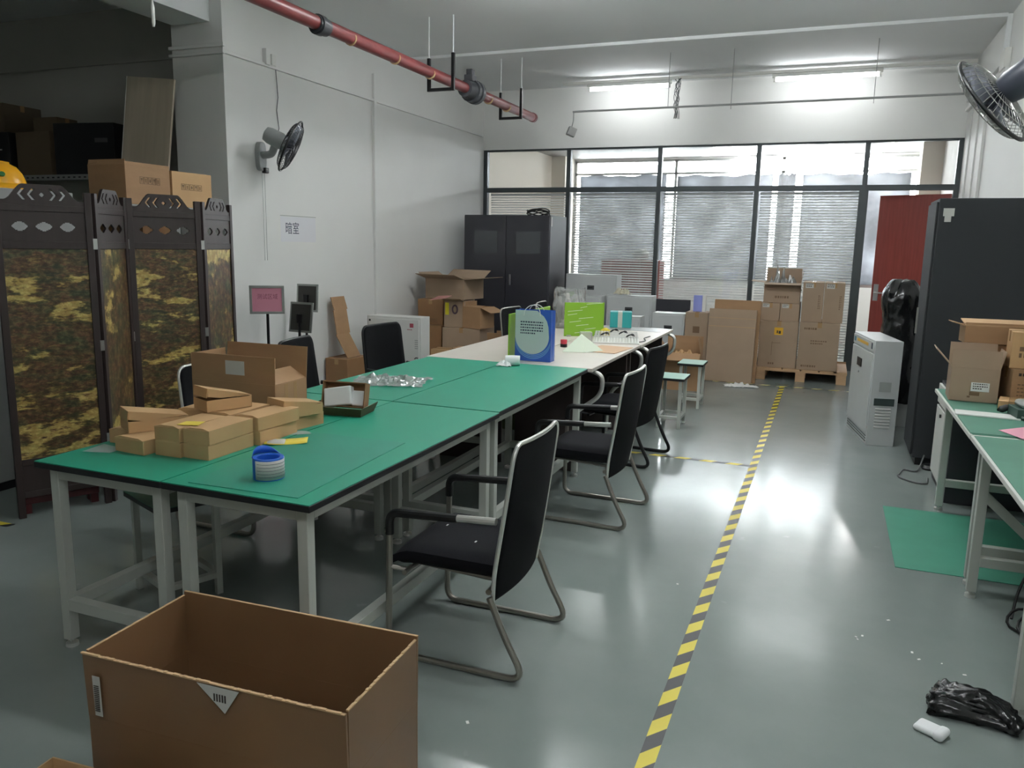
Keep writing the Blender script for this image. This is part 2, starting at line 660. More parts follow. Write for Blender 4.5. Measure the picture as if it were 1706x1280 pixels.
# ------------------------------------------------------------------ the room
FLOOR = floor_material()
struct('floor', MB().bx(-10.2, 1.6, -3.2, 15.3, -0.1, 0), FLOOR)
struct('ceiling', MB().bx(-10.2, 1.6, -3.2, 11.5, 3.8, 3.95), CEIL)
# long wall with its square pillar at the corner of the dark bay (one L-shaped block)
_poly = [(-5.56, 5.78), (-5.0, 5.78), (-5.0, 15.3), (-5.15, 15.3), (-5.15, 6.35), (-5.56, 6.35)]
struct('wall_left', MB().prism(_poly, lambda a, b, d: (a, b, d), 0, 3.8), WALL)
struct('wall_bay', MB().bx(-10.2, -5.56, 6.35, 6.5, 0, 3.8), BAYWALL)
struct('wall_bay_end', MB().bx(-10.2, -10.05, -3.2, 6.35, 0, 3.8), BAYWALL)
struct('wall_right', MB().bx(1.4, 1.55, -3.2, 15.3, 0, 3.8), WALL)
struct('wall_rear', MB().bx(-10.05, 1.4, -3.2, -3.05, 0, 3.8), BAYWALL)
struct('wall_far', MB().bx(-5.0, 1.4, 11.36, 11.5, 2.96, 3.8), WALL)
struct('trim_1', MB().bx(-5.54, -5.13, -3.05, 5.78, 3.41, 3.8), CEIL)        # concrete beam over the bay
# back office behind the glazed partition
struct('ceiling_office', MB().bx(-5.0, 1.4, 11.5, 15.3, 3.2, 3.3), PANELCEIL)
struct('wall_office', MB().bx(-5.0, 1.4, 15.1, 15.3, 0, 0.95).bx(-5.0, -4.72, 15.1, 15.3, 0.95, 3.2).bx(1.3, 1.4, 15.1, 15.3, 0.95, 3.2)
       .bx(-4.72, 1.3, 15.1, 15.3, 3.17, 3.2), WALL)
struct('wall_office_side', MB().bx(-5.0, -4.985, 11.5, 15.1, 0, 3.2), BEIGE)
struct('trim_2', MB().bx(1.12, 1.4, 13.3, 13.75, 0, 3.2).bx(-4.985, -4.72, 14.5, 15.1, 0, 3.2), BEIGE)               # office pillar
# office windows: one frame with a mid rail near the top
wf = MB()
for x in (-4.72, -2.80, -0.92, 1.26):
    wf.bx(x, x + 0.05, 15.12, 15.2, 0.95, 3.17)
wf.bx(-4.72, 1.3, 15.12, 15.2, 0.95, 1.0).bx(-4.72, 1.3, 15.12, 15.2, 3.13, 3.17).bx(-4.72, 1.3, 15.12, 15.2, 2.9, 2.94)
struct('window_5', wf, KNOBC)
struct('window_6', MB().bx(-4.7, 1.28, 15.15, 15.156, 0.98, 3.14), GLASS, smooth=0)

# partition: dark aluminium frame, five bays, transom; the last bay holds the door
MX = [-4.965, -3.65, -2.32, -1.0, 0.325, 1.375]
fr = MB()
for i, x in enumerate(MX):
    w = 0.03 if i < 4 else (0.055 if i == 4 else 0.035)
    top_w = 0.03
    fr.bx(x - w, x + w, 11.37, 11.45, 0, 2.34)
    fr.bx(x - top_w, x + top_w, 11.37, 11.45, 2.34, 2.96)
for i in range(5):
    a, b = MX[i] + 0.03, MX[i + 1] - 0.03
    fr.bx(a, b, 11.375, 11.445, 2.34, 2.41).bx(a, b, 11.375, 11.445, 2.935, 2.96)
    if i < 4:
        fr.bx(a, b, 11.375, 11.445, 0, 0.1)
struct('trim_3', fr, ALU)
for i in range(5):
    a, b = MX[i] + 0.03, MX[i + 1] - 0.03
    g = MB().bx(a, b, 11.405, 11.413, 2.41, 2.935)
    if i < 4:
        g.bx(a, b, 11.405, 11.413, 0.1, 2.34)
    struct('window_%d' % (i + 1), g, GLASS, smooth=0)
# door leaf, ajar into the office
door = struct('door_1', MB().bx(-0.86, 0, 0, 0.045, 0.01, 2.3), DOORRED)
door.location = (1.33, 11.46, 0)
door.rotation_euler = (0, 0, R(-24))
h = MB().bx(-0.83, -0.77, -0.012, 0.0, 0.92, 1.14)
h.tube(fillet([(-0.80, -0.01, 1.03), (-0.80, -0.06, 1.03), (-0.68, -0.06, 1.03)], 0.02), 0.01)
h.build('door_handle', KNOBC, door)

# blinds behind the glass
blind_bottoms = [0.62, 0.62, 0.82, 0.16]
blind_notes = ['white slatted blind drawn behind the partition above the black cabinet',
               'white slatted blind behind the glass over the stack of grey metal cabinets',
               'white slatted blind ending just above the blue folder and flattened cartons',
               'white slatted blind reaching almost to the floor behind the loaded pallet']
for i in range(4):
    a, b = MX[i] + 0.05, MX[i + 1] - 0.05
    t = thing('venetian_blind', blind_notes[i], 'blind', (0, 11.49, 2.33), 0, 'white blinds behind the partition glass')
    MB().bx(a, b, -0.02, 0.02, -0.035, 0).build('headrail', SLAT, t)
    s = MB()
    z = -0.06
    zb = blind_bottoms[i] - 2.33
    while z > zb:
        s.bar((a, 0, z), (b, 0, z), 0.030, 0.0009, up=(0, -math.sin(R(40)), math.cos(R(40))))
        z -= 0.036
    s.build('slats', SLAT, t, smooth=0)
    MB().bx(a, b, -0.012, 0.012, z, z + 0.014).build('bottom_rail', SLAT, t)
    c = MB()
    for q in (0.15, 0.5, 0.85):
        x = a + (b - a) * q
        c.cyl((x, -0.013, zb), (x, -0.013, -0.03), 0.0012, seg=5)
    c.build('ladder_cord', SLAT, t)

# grey film / roller shades on the office windows
for k, (a, b, zt, lab) in enumerate(((-4.6, -2.94, 2.89, 'grey window shade beside the beige office wall'),
                                   (-2.74, -1.06, 2.87, 'grey window shade behind the third glazed bay'),
                                   (-0.97, -0.68, 2.88, 'narrow grey window shade between two thin bright strips of daylight'),
                                   (-0.56, 1.14, 2.87, 'grey window shade behind the red door side of the office'))):
    o = MB().grid(24, 10, lambda u, v, a=a, b=b, zt=zt: (a + (b - a) * u, 15.108 + 0.006 * math.sin(u * 25), 1.0 + (zt - 1.0 + 0.012 * math.sin(u * 9) - 0.012 * math.sin(u * 23)) * v)).build(
        'window_shade', SHADE, None, solid=0.002)
    tag(o, lab, 'window shade', 'grey shades on the office windows')

# office ceiling lights: bent LED strips
def led_light(pts, label):
    o = MB().tube(pts, 0.022, 6).build('led_strip_light', LEDW)
    tag(o, label, 'ceiling light', 'white strip lights on the office ceiling')


led_light([(-1.9, 13.75, 3.17), (-1.45, 13.75, 3.17), (-1.0, 13.8, 3.17)], 'straight lit strip on the office ceiling above the third glazed bay')
led_light([(-1.62, 14.6, 3.17), (-1.3, 14.15, 3.17), (-0.85, 14.6, 3.17)], 'lit strip bent to a peak on the office ceiling')
led_light([(-0.62, 13.68, 3.17), (0.05, 13.63, 3.17)], 'lit strip crossing the top of the fourth glazed bay')
led_light([(-0.6, 13.8, 3.17), (-0.5, 14.6, 3.17), (0.12, 14.55, 3.17), (0.08, 13.9, 3.17)], 'lit strip bent to three sides of a rectangle')
led_light([(0.75, 13.65, 3.17), (0.55, 14.9, 3.17)], 'slanting lit strip on the office ceiling over the doorway')

# office furniture dimly seen through the blind
t = thing('office_cabinet', 'red-brown office cabinet dimly visible through the second blind', 'cabinet', (-3.15, 13.6, 0))
MB().bx(-0.5, 0.5, -0.22, 0.22, 0, 1.35).build('body', DOORRED, t, bevel=0.005)
for s in (-1, 1):
    MB().bx(0.01 if s > 0 else -0.49, 0.49 if s > 0 else -0.01, -0.24, -0.22, 0.05, 1.3).build('door', DOORRED, t)
o = MB()
o.lathe([(0.02, 0), (0.12, 0.02), (0.14, 0.1), (0.1, 0.17), (0.02, 0.2)], Matrix.Translation((-3.02, 13.6, 1.35)))
tag(o.build('storage_bag', PALEGREY), 'pale round bag on the red-brown office cabinet', 'bag')

# ------------------------------------------------------------------ floor marking tape
FS = stripe_material('hazard_stripe_tape_main', 0.1885, 1.31, 0.30)
o = MB().bx(-0.027, 0.027, -1.0, 9.63, 0.0006, 0.0012).build('floor_tape', FS, smooth=0)
o.location = (-0.405, 0, 0)
tag(o, 'long black and yellow striped tape line down the grey aisle floor', 'floor tape')
FS2 = stripe_material('hazard_stripe_tape_cross', 0.19, 0.8, 0.1, 'X')
o = MB().bx(-2.0, -0.44, -0.024, 0.024, 0.0006, 0.0012).build('floor_tape', FS2, smooth=0)
o.location = (0, 5.92, 0)
tag(o, 'short striped floor tape running from the aisle line under the chairs', 'floor tape')
FS3 = stripe_material('hazard_stripe_tape_far', 0.19, 0.8, 0.4, 'X', (208, 200, 120))
o = MB().bx(-1.2, 0.62, -0.024, 0.024, 0.0006, 0.0012).build('floor_tape', FS3, smooth=0)
o.location = (0, 9.66, 0)
tag(o, 'faded striped floor tape along the front of the wooden pallet', 'floor tape')
o = MB().bx(-5.2, -4.06, -0.024, 0.024, 0.0006, 0.0012).build('floor_tape', FS2, smooth=0)
o.location = (0, 2.86, 0)
tag(o, 'end of a striped floor tape poking out by the folding screen foot', 'floor tape')

# ------------------------------------------------------------------ ceiling services
def tube_light(x0, x1, y, z, label, lamp=None, twin=False):
    t = thing('fluorescent_light', label, 'ceiling light', ((x0 + x1) / 2, y, z), 0, 'lit fluorescent tubes under the ceiling')
    L = (x1 - x0) / 2
    MB().bx(-L - 0.03, L + 0.03, -0.03, 0.03, 0.03, 0.07).build('housing', PLASTICW, t, bevel=0.004)
    for yy in ((-0.04, 0.04) if twin else (0.0,)):
        MB().cyl((-L, yy, 0.0), (L, yy, 0.0), 0.017, seg=12).build('tube', lamp or TUBEL, t)
    e = MB()
    for s in (-1, 1):
        e.bx(s * L - 0.012, s * L + 0.012, -0.06 if twin else -0.018, 0.06 if twin else 0.018, -0.02, 0.035)
    e.build('lamp_holder', PLASTICW, t)
    return t


tube_light(-3.22, -2.14, 10.85, 3.65, 'lit fluorescent tube beside the bundle of loose wires')
tube_light(-0.83, 0.37, 10.85, 3.65, 'lit fluorescent tube on the track above the doorway bay')
tube_light(-2.95, -1.75, 6.45, 3.7, 'lit twin tube light over the middle of the green benches', TUBEM, True)
tube_light(-0.9, 0.3, 6.3, 3.7, 'lit twin tube light over the striped aisle line', TUBEM, True)
tube_light(-3.0, -1.8, 3.4, 3.7, 'lit single fill tube added out of view over the heap of small cartons')  # fill lamp added above the frame to light the near benches
tube_light(-0.9, 0.3, 3.4, 3.7, 'lit twin fill tubes added out of view over the near end of the aisle', TUBEM, True)  # second added fill lamp, unseen, for the near end of the room
tube_light(-0.6, 0.6, -0.4, 3.7, 'lit twin fill tubes added overhead, out of view, this side of the large shiny carton', TUBEM, True)  # added behind the viewer to brighten the faces turned this way
tr = MB().bx(-3.6, 1.38, -0.02, 0.02, 0.0, 0.035).build('lighting_track', PLASTICW)
tr.location = (0, 10.85, 3.725)
tag(tr, 'white cable track holding the tube lights along the far wall', 'cable track')

w = MB()
rn = random.Random(3)
for k in range(9):
    pts = []
    for j in range(7):
        pts.append((rn.uniform(-0.05, 0.05), rn.uniform(-0.04, 0.04), -0.3 + 0.5 * j / 6))
    w.tube(fillet(pts, 0.05, 3), 0.004, 5)
o = w.build('wire_bundle', GREYCABLE)
o.location = (-2.03, 10.82, 3.53)
tag(o, 'tangled bundle of grey wires hanging at the end of a tube light', 'wires')

t = thing('hanging_rod', 'thin grey rod hung by wires in front of the far wall', 'rod', (0, 0, 0))
P0, P1 = Vector((-3.08, 9.7, 3.185)), Vector((1.2, 9.72, 3.2))
MB().cyl(P0, P1, 0.012, seg=8).build('rod', PALEGREY, t)
for x in (-1.92, -1.2, 0.29):
    MB().cyl((x, 9.71, 3.2 - (0.06 if x > -1.5 else 0)), (x, 9.71, 3.8), 0.004, seg=6).build('suspension_wire', PALEGREY, t)
cm = MB().tube(fillet([(-3.07, 9.7, 3.18), (-3.07, 9.7, 3.08), (-3.09, 9.7, 3.0)], 0.02), 0.006, 6)
cm.build('drop_cable', PALEGREY, t)
M = Matrix.Translation((-3.09, 9.7, 2.95)) @ Euler((0, R(20), R(30))).to_matrix().to_4x4()
MB().bx(-0.05, 0.05, -0.04, 0.04, -0.05, 0.05, M).build('sensor_box', PALEGREY, t, bevel=0.004)

# conduit across the ceiling, then down and along the wall
t = thing('cable_conduit', 'white cable conduit crossing the ceiling and dropping onto the aisle wall', 'conduit')
MB().bx(-4.98, 1.36, 9.05, 9.09, 3.765, 3.8).build('ceiling_run', CEIL, t, bevel=0.004)
MB().bx(1.355, 1.4, 9.05, 9.09, 3.45, 3.79).build('drop_run', CEIL, t, bevel=0.004)
MB().bx(1.36, 1.399, 9.0, 11.3, 3.36, 3.4).bx(1.36, 1.4, 8.9, 11.3, 3.25, 3.285).build('wall_run', WALL, t, bevel=0.004)
MB().bx(1.345, 1.4, 8.9, 9.14, 3.28, 3.46).build('junction_box', PLASTICW, t, bevel=0.006)
o = MB().bx(1.385, 1.399, 10.9, 10.92, 0, 3.24).bx(1.385, 1.399, 10.4, 10.42, 0, 3.24).bx(1.372, 1.399, 9.86, 9.9, 0, 3.24)
tag(o.build('cable_conduit', WALL), 'vertical white conduits down the aisle wall behind the charcoal cabinet', 'conduit')
t = thing('cable_conduit', 'white conduit along the top of the long wall and around the pillar', 'conduit')
MB().bx(-5.0, -4.975, 5.75, 11.3, 3.145, 3.175).build('wall_run', WALL, t, bevel=0.003)
MB().bx(-5.58, -4.975, 5.755, 5.78, 3.2, 3.23).bx(-5.58, -4.975, 5.755, 5.78, 3.14, 3.165).build('pillar_run', WALL, t, bevel=0.003)
MB().bx(-5.0, -4.955, 6.30, 6.36, 3.16, 3.3).build('junction_box', WALL, t, bevel=0.004)
MB().bx(-5.0, -4.97, 6.40, 6.46, 3.17, 3.27).build('wall_socket', PLASTICW, t, bevel=0.004)
o = MB().bx(-5.0, -4.97, 8.2, 8.25, 0, 3.45)
tag(o.build('cable_conduit', WALL, bevel=0.003), 'vertical white conduit on the long wall above the white metal cabinet', 'conduit')
o = MB().tube([(-4.99, 6.47, 3.2), (-4.985, 6.49, 2.9), (-4.99, 6.47, 2.78), (-4.985, 6.49, 2.62), (-4.985, 6.45, 2.5)], 0.004, 5)
tag(o.build('fan_cable', GREYCABLE), 'thin grey cable hanging down the long wall to the wall fan', 'cable')
o = MB().bx(-10.05, -5.56, 6.32, 6.35, 3.28, 3.31)
tag(o.build('cable_conduit', BAYWALL), 'dim conduit along the rear wall of the dark storage bay', 'conduit')

# dark red fire pipe with hangers and a valve
t = thing('fire_pipe', 'dark red sprinkler pipe under the ceiling with black hangers and valve', 'pipe', (-3.8, 0, 3.205))
MB().cyl((0, 1.5, 0), (0, 10.22, 0.02), 0.054, seg=20).build('pipe', PIPERED, t)
MB().cyl((0, 10.2, 0.02), (0, 10.26, 0.02), 0.06, seg=20).build('end_cap', PIPERED, t)
v = MB().cyl((0, 8.12, 0.01), (0, 8.26, 0.01), 0.085, 0.1, seg=20).cyl((0, 8.26, 0.01), (0, 8.32, 0.01), 0.118, seg=20)
v.cyl((0, 8.35, 0.01), (0, 8.41, 0.01), 0.125, seg=20).cyl((0, 8.32, 0.01), (0, 8.36, 0.01), 0.09, seg=20)
v = v.build('valve', PIPEGREY, t)
MB().bx(-0.05, 0.05, 8.2, 8.32, 0.1, 0.17).bx(-0.035, 0.035, 8.22, 8.3, 0.17, 0.23).build('valve_box', PIPEGREY, v, bevel=0.006)
MB().cyl((0, 5.42, 0.0), (0, 5.56, 0.0), 0.066, seg=20).cyl((0, 5.44, 0.0), (0, 5.5, 0.0), 0.076, seg=20).build('coupling', PIPEGREY, t)
for y in (5.9, 6.62, 7.3, 8.75, 9.3):
    MB().cyl((0, y, 0.004), (0, y + 0.018, 0.004), 0.0565, seg=20).build('paint_ring', CARDIN, t)
for y, wd in ((7.55, 0.15), (9.45, 0.15)):
    hg = MB().bx(-wd, -wd + 0.03, y - 0.015, y + 0.015, -0.12, 0.2).bx(wd - 0.03, wd, y - 0.015, y + 0.015, -0.12, 0.24)
    hg.bx(-wd + 0.03, wd - 0.03, y - 0.015, y + 0.015, -0.12, -0.09)
    hg = hg.build('hanger', BLACKTUBE, t)
    MB().cyl((-wd + 0.015, y, 0.2), (-wd + 0.015, y, 0.595), 0.006, seg=6).cyl((wd - 0.015, y, 0.24), (wd - 0.015, y, 0.595), 0.006, seg=6).build('threaded_rod', CEIL, hg)

t = thing('pull_cord', 'white pull cord hanging from the ceiling before the dark bay', 'pull cord', (-3.485, 3.5, 0))
MB().cyl((0, 0, 2.8), (0, 0, 3.8), 0.003, seg=6).build('cord', PLASTICW, t)
MB().lathe([(0.004, 2.82), (0.009, 2.79), (0.01, 2.71), (0.006, 2.69)], seg=10).build('toggle', PLASTICW, t)


# ------------------------------------------------------------------ wall fans
def wall_fan(base, hub, axis, rad, label, body, mount):
    """base: wall point; hub: centre of the cage; axis: way the fan blows; mount: wall plate normal"""
    t = thing('wall_fan', label, 'fan', base, 0, 'wall fans')
    B = Vector(base)
    H = Vector(hub) - B
    A = Vector(axis).normalized()
    M = Matrix.Translation(H) @ A.to_track_quat('Z', 'Y').to_matrix().to_4x4()
    n = Vector(mount)
    pl = MB()
    side = Vector((0, 1, 0))
    prof = []
    for k in range(24):
        th = 2 * PI * k / 24
        prof.append((0.055 * math.copysign(abs(math.cos(th)) ** 0.6, math.cos(th)), 0.13 * math.copysign(abs(math.sin(th)) ** 0.7, math.sin(th))))
    pl.prism(prof, lambda a, b, d: n * d + side * a + Vector((0, 0, b)), 0.0, 0.05)
    pl.build('wall_plate', body, t, bevel=0.008)
    back = M @ Vector((0, 0, -0.19))
    MB().tube(fillet([n * 0.04 + Vector((0, 0, 0.01)), n * 0.15 + Vector((0, 0, 0.015)), M @ Vector((0, 0, -0.13))], 0.05), 0.034, 12).build('arm', body, t)
    mo = MB().lathe([(0.03, -0.25), (0.06, -0.24), (0.072, -0.2), (0.075, -0.1), (0.062, -0.05), (0.04, -0.03)], M, 20).build('motor', body if body is FANBODY else FANDARK, t)
    if body is not FANBODY:
        lab = MB().grid(6, 1, lambda u, v: M @ Vector((0.0765 * math.cos(R(100 + 75 * u)), 0.0765 * math.sin(R(100 + 75 * u)), -0.19 + 0.08 * v)))
        lab.build('rating_label', PAPERG, mo, solid=0.001)
    cg = MB()
    nw = 44
    for s, dep in ((1, 0.055), (-1, 0.06)):
        for k in range(nw):
            th = 2 * PI * k / nw
            pts = []
            for j in range(6):
                q = 0.16 + 0.84 * j / 5
                zz = s * dep * math.sqrt(max(0, 1 - q ** 2.6))
                pts.append(M @ Vector((rad * q * math.cos(th + 0.25 * s * q), rad * q * math.sin(th + 0.25 * s * q), zz)))
            cg.tube(pts, 0.0016, 4)
        for q in (0.16, 0.55, 0.8):
            zz = s * dep * math.sqrt(max(0, 1 - q ** 2.6))
            cg.tube([M @ Vector((rad * q * math.cos(2 * PI * k / 32), rad * q * math.sin(2 * PI * k / 32), zz)) for k in range(32)], 0.002, 4, closed=True)
        cg.lathe([(0.0, s * dep), (rad * 0.16, s * dep), (rad * 0.16, s * (dep - 0.008)), (0.001, s * (dep - 0.008))], M, 16)
    cg.build('cage', FANWIRE if body is FANBODY else FANCHROME, t)
    MB().tube([M @ Vector((rad * math.cos(2 * PI * k / 40), rad * math.sin(2 * PI * k / 40), 0)) for k in range(40)], 0.009, 8, closed=True).build('cage_ring', BLACKPLAS, t)
    MB().lathe([(0.01, -0.03), (0.035, -0.02), (0.035, 0.02), (0.02, 0.03)], M, 16).build('hub', FANDARK, t)
    for k in range(5):
        a0 = 2 * PI * k / 5
        bl = MB()
        bl.grid(5, 5, lambda u, v: M @ Vector((rad * (0.12 + 0.78 * v) * math.cos(a0 + (u - 0.3) * 0.95 * (0.5 + 0.5 * v)),
                                              rad * (0.12 + 0.78 * v) * math.sin(a0 + (u - 0.3) * 0.95 * (0.5 + 0.5 * v)), 0.022 - 0.05 * u)))
        bl.build('blade', FANBLADE, t, solid=0.002)
    return t


f = wall_fan((-5.0, 6.2, 2.33), (-4.58, 6.12, 2.40), (0.75, 0.42, -0.42), 0.235, 'grey wall fan on the long white wall beside the pillar', FANBODY, (1, 0, 0))
MB().cyl((0.045, -0.015, -0.12), (0.045, -0.015, -0.95), 0.0025, seg=5).cyl((0.045, 0.02, -0.12), (0.045, 0.02, -0.95), 0.0025, seg=5).build('pull_string', GREYPL, f)
MB().bx(0.03, 0.075, 0.0, 0.05, -0.15, -0.1).build('speed_switch', BLACKPLAS, f, bevel=0.006)
wall_fan((1.4, 4.75, 2.36), (0.64, 4.42, 2.275), (-0.72, 0.38, -0.6), 0.228, 'dark chrome wall fan high over the near green workbench', FANDARK, (-1, 0, 0))

# ------------------------------------------------------------------ green workbenches
def workbench(name, label, x0, x1, y0, y1, H, top_m, edge_m, edge_t, group, legs_m=STEELW, rails=('f', 'b', 'l', 'r'), over=0.035, brace=False, inset=0.0015):
    t = thing(name, label, 'workbench', ((x0 + x1) / 2, (y0 + y1) / 2, 0), 0, group)
    hx, hy = (x1 - x0) / 2, (y1 - y0) / 2
    top = MB().bx(-hx, hx, -hy, hy, H - edge_t, H - 0.003).build('tabletop', edge_m, t, bevel=0.002)
    MB().bx(-hx + inset, hx - inset, -hy + inset, hy - inset, H - 0.003, H).build('rubber_surface', top_m, top)
    lx, ly = hx - over, hy - over
    a = H - edge_t
    L = 0.04
    ap = MB()
    for s in (-1, 1):
        ap.bx(-lx + L, lx - L, s * ly - (L if s > 0 else 0), s * ly + (0 if s > 0 else L), a - 0.045, a)
        ap.bx(s * lx - (L if s > 0 else 0), s * lx + (0 if s > 0 else L), -ly + L, ly - L, a - 0.045, a)
    ap.build('apron', legs_m, t, bevel=0.002)
    for sx in (-1, 1):
        for sy in (-1, 1):
            xa, xb = sorted((sx * lx, sx * (lx - L)))
            ya, yb = sorted((sy * ly, sy * (ly - L)))
            lg = MB().bx(xa, xb, ya, yb, 0.03, a).build('leg', legs_m, t, bevel=0.002)
            MB().lathe([(0.008, 0.03), (0.008, 0.018), (0.023, 0.014), (0.024, 0.0)], Matrix.Translation(((xa + xb) / 2, (ya + yb) / 2, 0)), 16).build('levelling_foot', CHROME, lg)
    z0, z1 = 0.155, 0.2
    if 'f' in rails:
        MB().bx(-lx + L, lx - L, -ly, -ly + L, z0, z1).build('rail', legs_m, t, bevel=0.002)
    if 'b' in rails:
        MB().bx(-lx + L, lx - L, ly - L, ly, z0, z1).build('rail', legs_m, t, bevel=0.002)
    if 'l' in rails:
        MB().bx(-lx, -lx + L, -ly + L, ly - L, z0, z1).build('rail', legs_m, t, bevel=0.002)
    if 'r' in rails:
        MB().bx(lx - L, lx, -ly + L, ly - L, z0, z1).build('rail', legs_m, t, bevel=0.002)
    if brace:
        MB().bar((-lx + 0.02, ly - 0.02, 0.5), (-lx + 0.36, ly - 0.02, 0.19), 0.03, 0.04).build('brace', legs_m, t)
    return t


TG = 'green topped benches pushed together'
workbench('workbench', 'green topped bench carrying the heap of small cartons', -2.685, -2.077, 2.0, 3.575, 0.75, TABLEGREEN, BLACKEDGE, 0.026, TG, rails=('f', 'b', 'l'))
workbench('workbench', 'green topped bench with the blue tape roll beside the aisle', -2.073, -1.465, 2.0, 3.57, 0.75, TABLEGREEN, BLACKEDGE, 0.026, TG, rails=('b', 'r'))
workbench('workbench', 'green topped bench under the crumpled clear plastic film', -2.69, -2.085, 3.585, 5.16, 0.75, TABLEGREEN, BLACKEDGE, 0.026, TG)
workbench('workbench', 'bare green topped bench next to the white desks on the aisle side', -2.08, -1.475, 3.585, 5.16, 0.75, TABLEGREEN, BLACKEDGE, 0.026, TG)
o = MB().slab([(-1.98, 2.03, 0.7511), (-1.54, 2.045, 0.7511), (-1.585, 2.83, 0.7511), (-2.03, 2.82, 0.7511)], 0.0022).build('table_mat', TABLEGREEN_B, smooth=0)
tag(o, 'loose green rubber mat on the bench under the blue tape roll', 'mat')

# white desks continuing the row
def desk(label, x0, x1, y0, y1, H=0.75):
    t = thing('office_desk', label, 'desk', ((x0 + x1) / 2, (y0 + y1) / 2, 0), 0, 'white desks in the middle row')
    hx, hy = (x1 - x0) / 2, (y1 - y0) / 2
    MB().bx(-hx, hx, -hy, hy, H - 0.026, H - 0.001).build('desktop', DESKW, t, bevel=0.003)
    s = 1 if x0 > -2.2 else -1
    MB().bx(-s * (hx - 0.02), -s * (hx - 0.045), -hy + 0.05, hy - 0.05, 0.25, H - 0.026).build('modesty_panel', OLIVE, t)
    for sy in (-1, 1):
        xa, xb = -hx + 0.05, hx - 0.1
        if s < 0:
            xa, xb = -hx + 0.1, hx - 0.05
        MB().bx(xa, xb, sy * (hy - 0.03), sy * (hy - 0.055), 0, H - 0.026).build('side_panel', DESKD, t)
    for yy in (-hy + 0.12, hy - 0.12):
        lg = fillet([(s * (hx - 0.06), yy, H - 0.03), (s * (hx + 0.045), yy, H - 0.06), (s * (hx + 0.04), yy, H - 0.2), (s * (hx - 0.22), yy, 0.35), (s * (hx - 0.24), yy, 0.0)], 0.09, 6)
        MB().tube(lg, 0.016, 10).build('leg', CHROME, t)
    return t


desk('white desk under the blue and white paper bag', -2.07, -1.45, 5.18, 6.66)
desk('white desk beneath the wire rack and teal carton', -2.07, -1.44, 6.67, 8.15)
desk('bare white desk beyond the green bench with plastic film', -2.72, -2.08, 5.18, 6.66)
desk('white desk by the two chrome-edged chairs at the far end', -2.72, -2.08, 6.67, 8.15)

# benches along the aisle wall
WG = 'benches along the aisle wall'
workbench('workbench', 'green topped bench with white edge nearest the black plastic bag', 0.665, 1.385, 2.93, 4.09, 0.752, DULLGREEN, PLASTICW, 0.024, WG, rails=('f', 'b', 'r'), over=0.045, brace=True, inset=0.012)
workbench('workbench', 'green topped bench holding the open carton before the charcoal cabinet', 0.665, 1.385, 4.11, 5.46, 0.75, DULLGREEN, PLASTICW, 0.024, WG, rails=('f', 'b', 'r'), over=0.06, inset=0.012)
o = MB().slab([(0.67, 4.13, 0.7522), (1.38, 4.13, 0.7522), (1.38, 4.55, 0.7522), (0.67, 4.55, 0.7522)], 0.004).build('table_mat', DULLGREEN, smooth=0)
tag(o, 'small green mat with pale edge on the bench next to the pink sheet', 'mat')
o = MB().bx(-0.145, 0.145, -0.06, 0.06, 0, 0.008).build('white_strip', PAPER, bevel=0.002)
o.location, o.rotation_euler = (0.815, 4.64, 0.7505), (0, 0, R(-6))
tag(o, 'long white plastic strip lying across the bench before the open carton', 'strip')
o = MB().slab([(0.80, 4.24, 0.757), (0.87, 4.08, 0.757), (1.1, 4.1, 0.757), (1.12, 4.36, 0.757), (0.93, 4.37, 0.757)], 0.001).build('pink_sheet', PINKP, smooth=0)
tag(o, 'pink paper sheet on the bench beside the black cables', 'paper')
o = MB().bx(0.43, 1.25, 4.26, 5.31, 0.0005, 0.004).build('floor_mat', FLOORMAT, bevel=0.001)
tag(o, 'green rubber mat on the floor under the bench', 'mat')


# ------------------------------------------------------------------ stools
def stool(label, loc, rz, top_m, w=0.33, d=0.25, H=0.45):
    t = thing('work_stool', label, 'stool', loc, rz, 'low green topped stools')
    hx, hy = w / 2, d / 2
    st = MB().bx(-hx, hx, -hy, hy, H - 0.024, H - 0.003).build('seat_board', BLACKEDGE, t, bevel=0.002)
    MB().bx(-hx, hx, -hy, hy, H - 0.003, H).build('seat_surface', top_m, st)
    lx, ly, L = hx - 0.02, hy - 0.02, 0.028
    for sx in (-1, 1):
        for sy in (-1, 1):
            xa, xb = sorted((sx * lx, sx * (lx - L)))
            ya, yb = sorted((sy * ly, sy * (ly - L)))
            MB().bx(xa, xb, ya, yb, 0, H - 0.024).build('leg', STEELW, t, bevel=0.002)
    for s in (-1, 1):
        ya, yb = sorted((s * ly, s * (ly - L)))
        MB().bx(-lx + L, lx - L, ya, yb, 0.08, 0.105).build('rail', STEELW, t)
        xa, xb = sorted((s * lx, s * (lx - L)))
        MB().bx(xa, xb, -ly + L, ly - L, 0.08, 0.105).build('rail', STEELW, t)
    return t


stool('green topped stool nearer to the chair with dark mesh back', (-1.22, 7.03, 0), 90, STOOLTOP)
stool('green topped stool beside the tall flattened carton', (-1.2, 8.0, 0), 90, STOOLTOP)
stool('dark green stool pushed under the bench with small cartons', (-2.62, 2.60, 0), -22, STOOLDARK, 0.36, 0.3, 0.46)


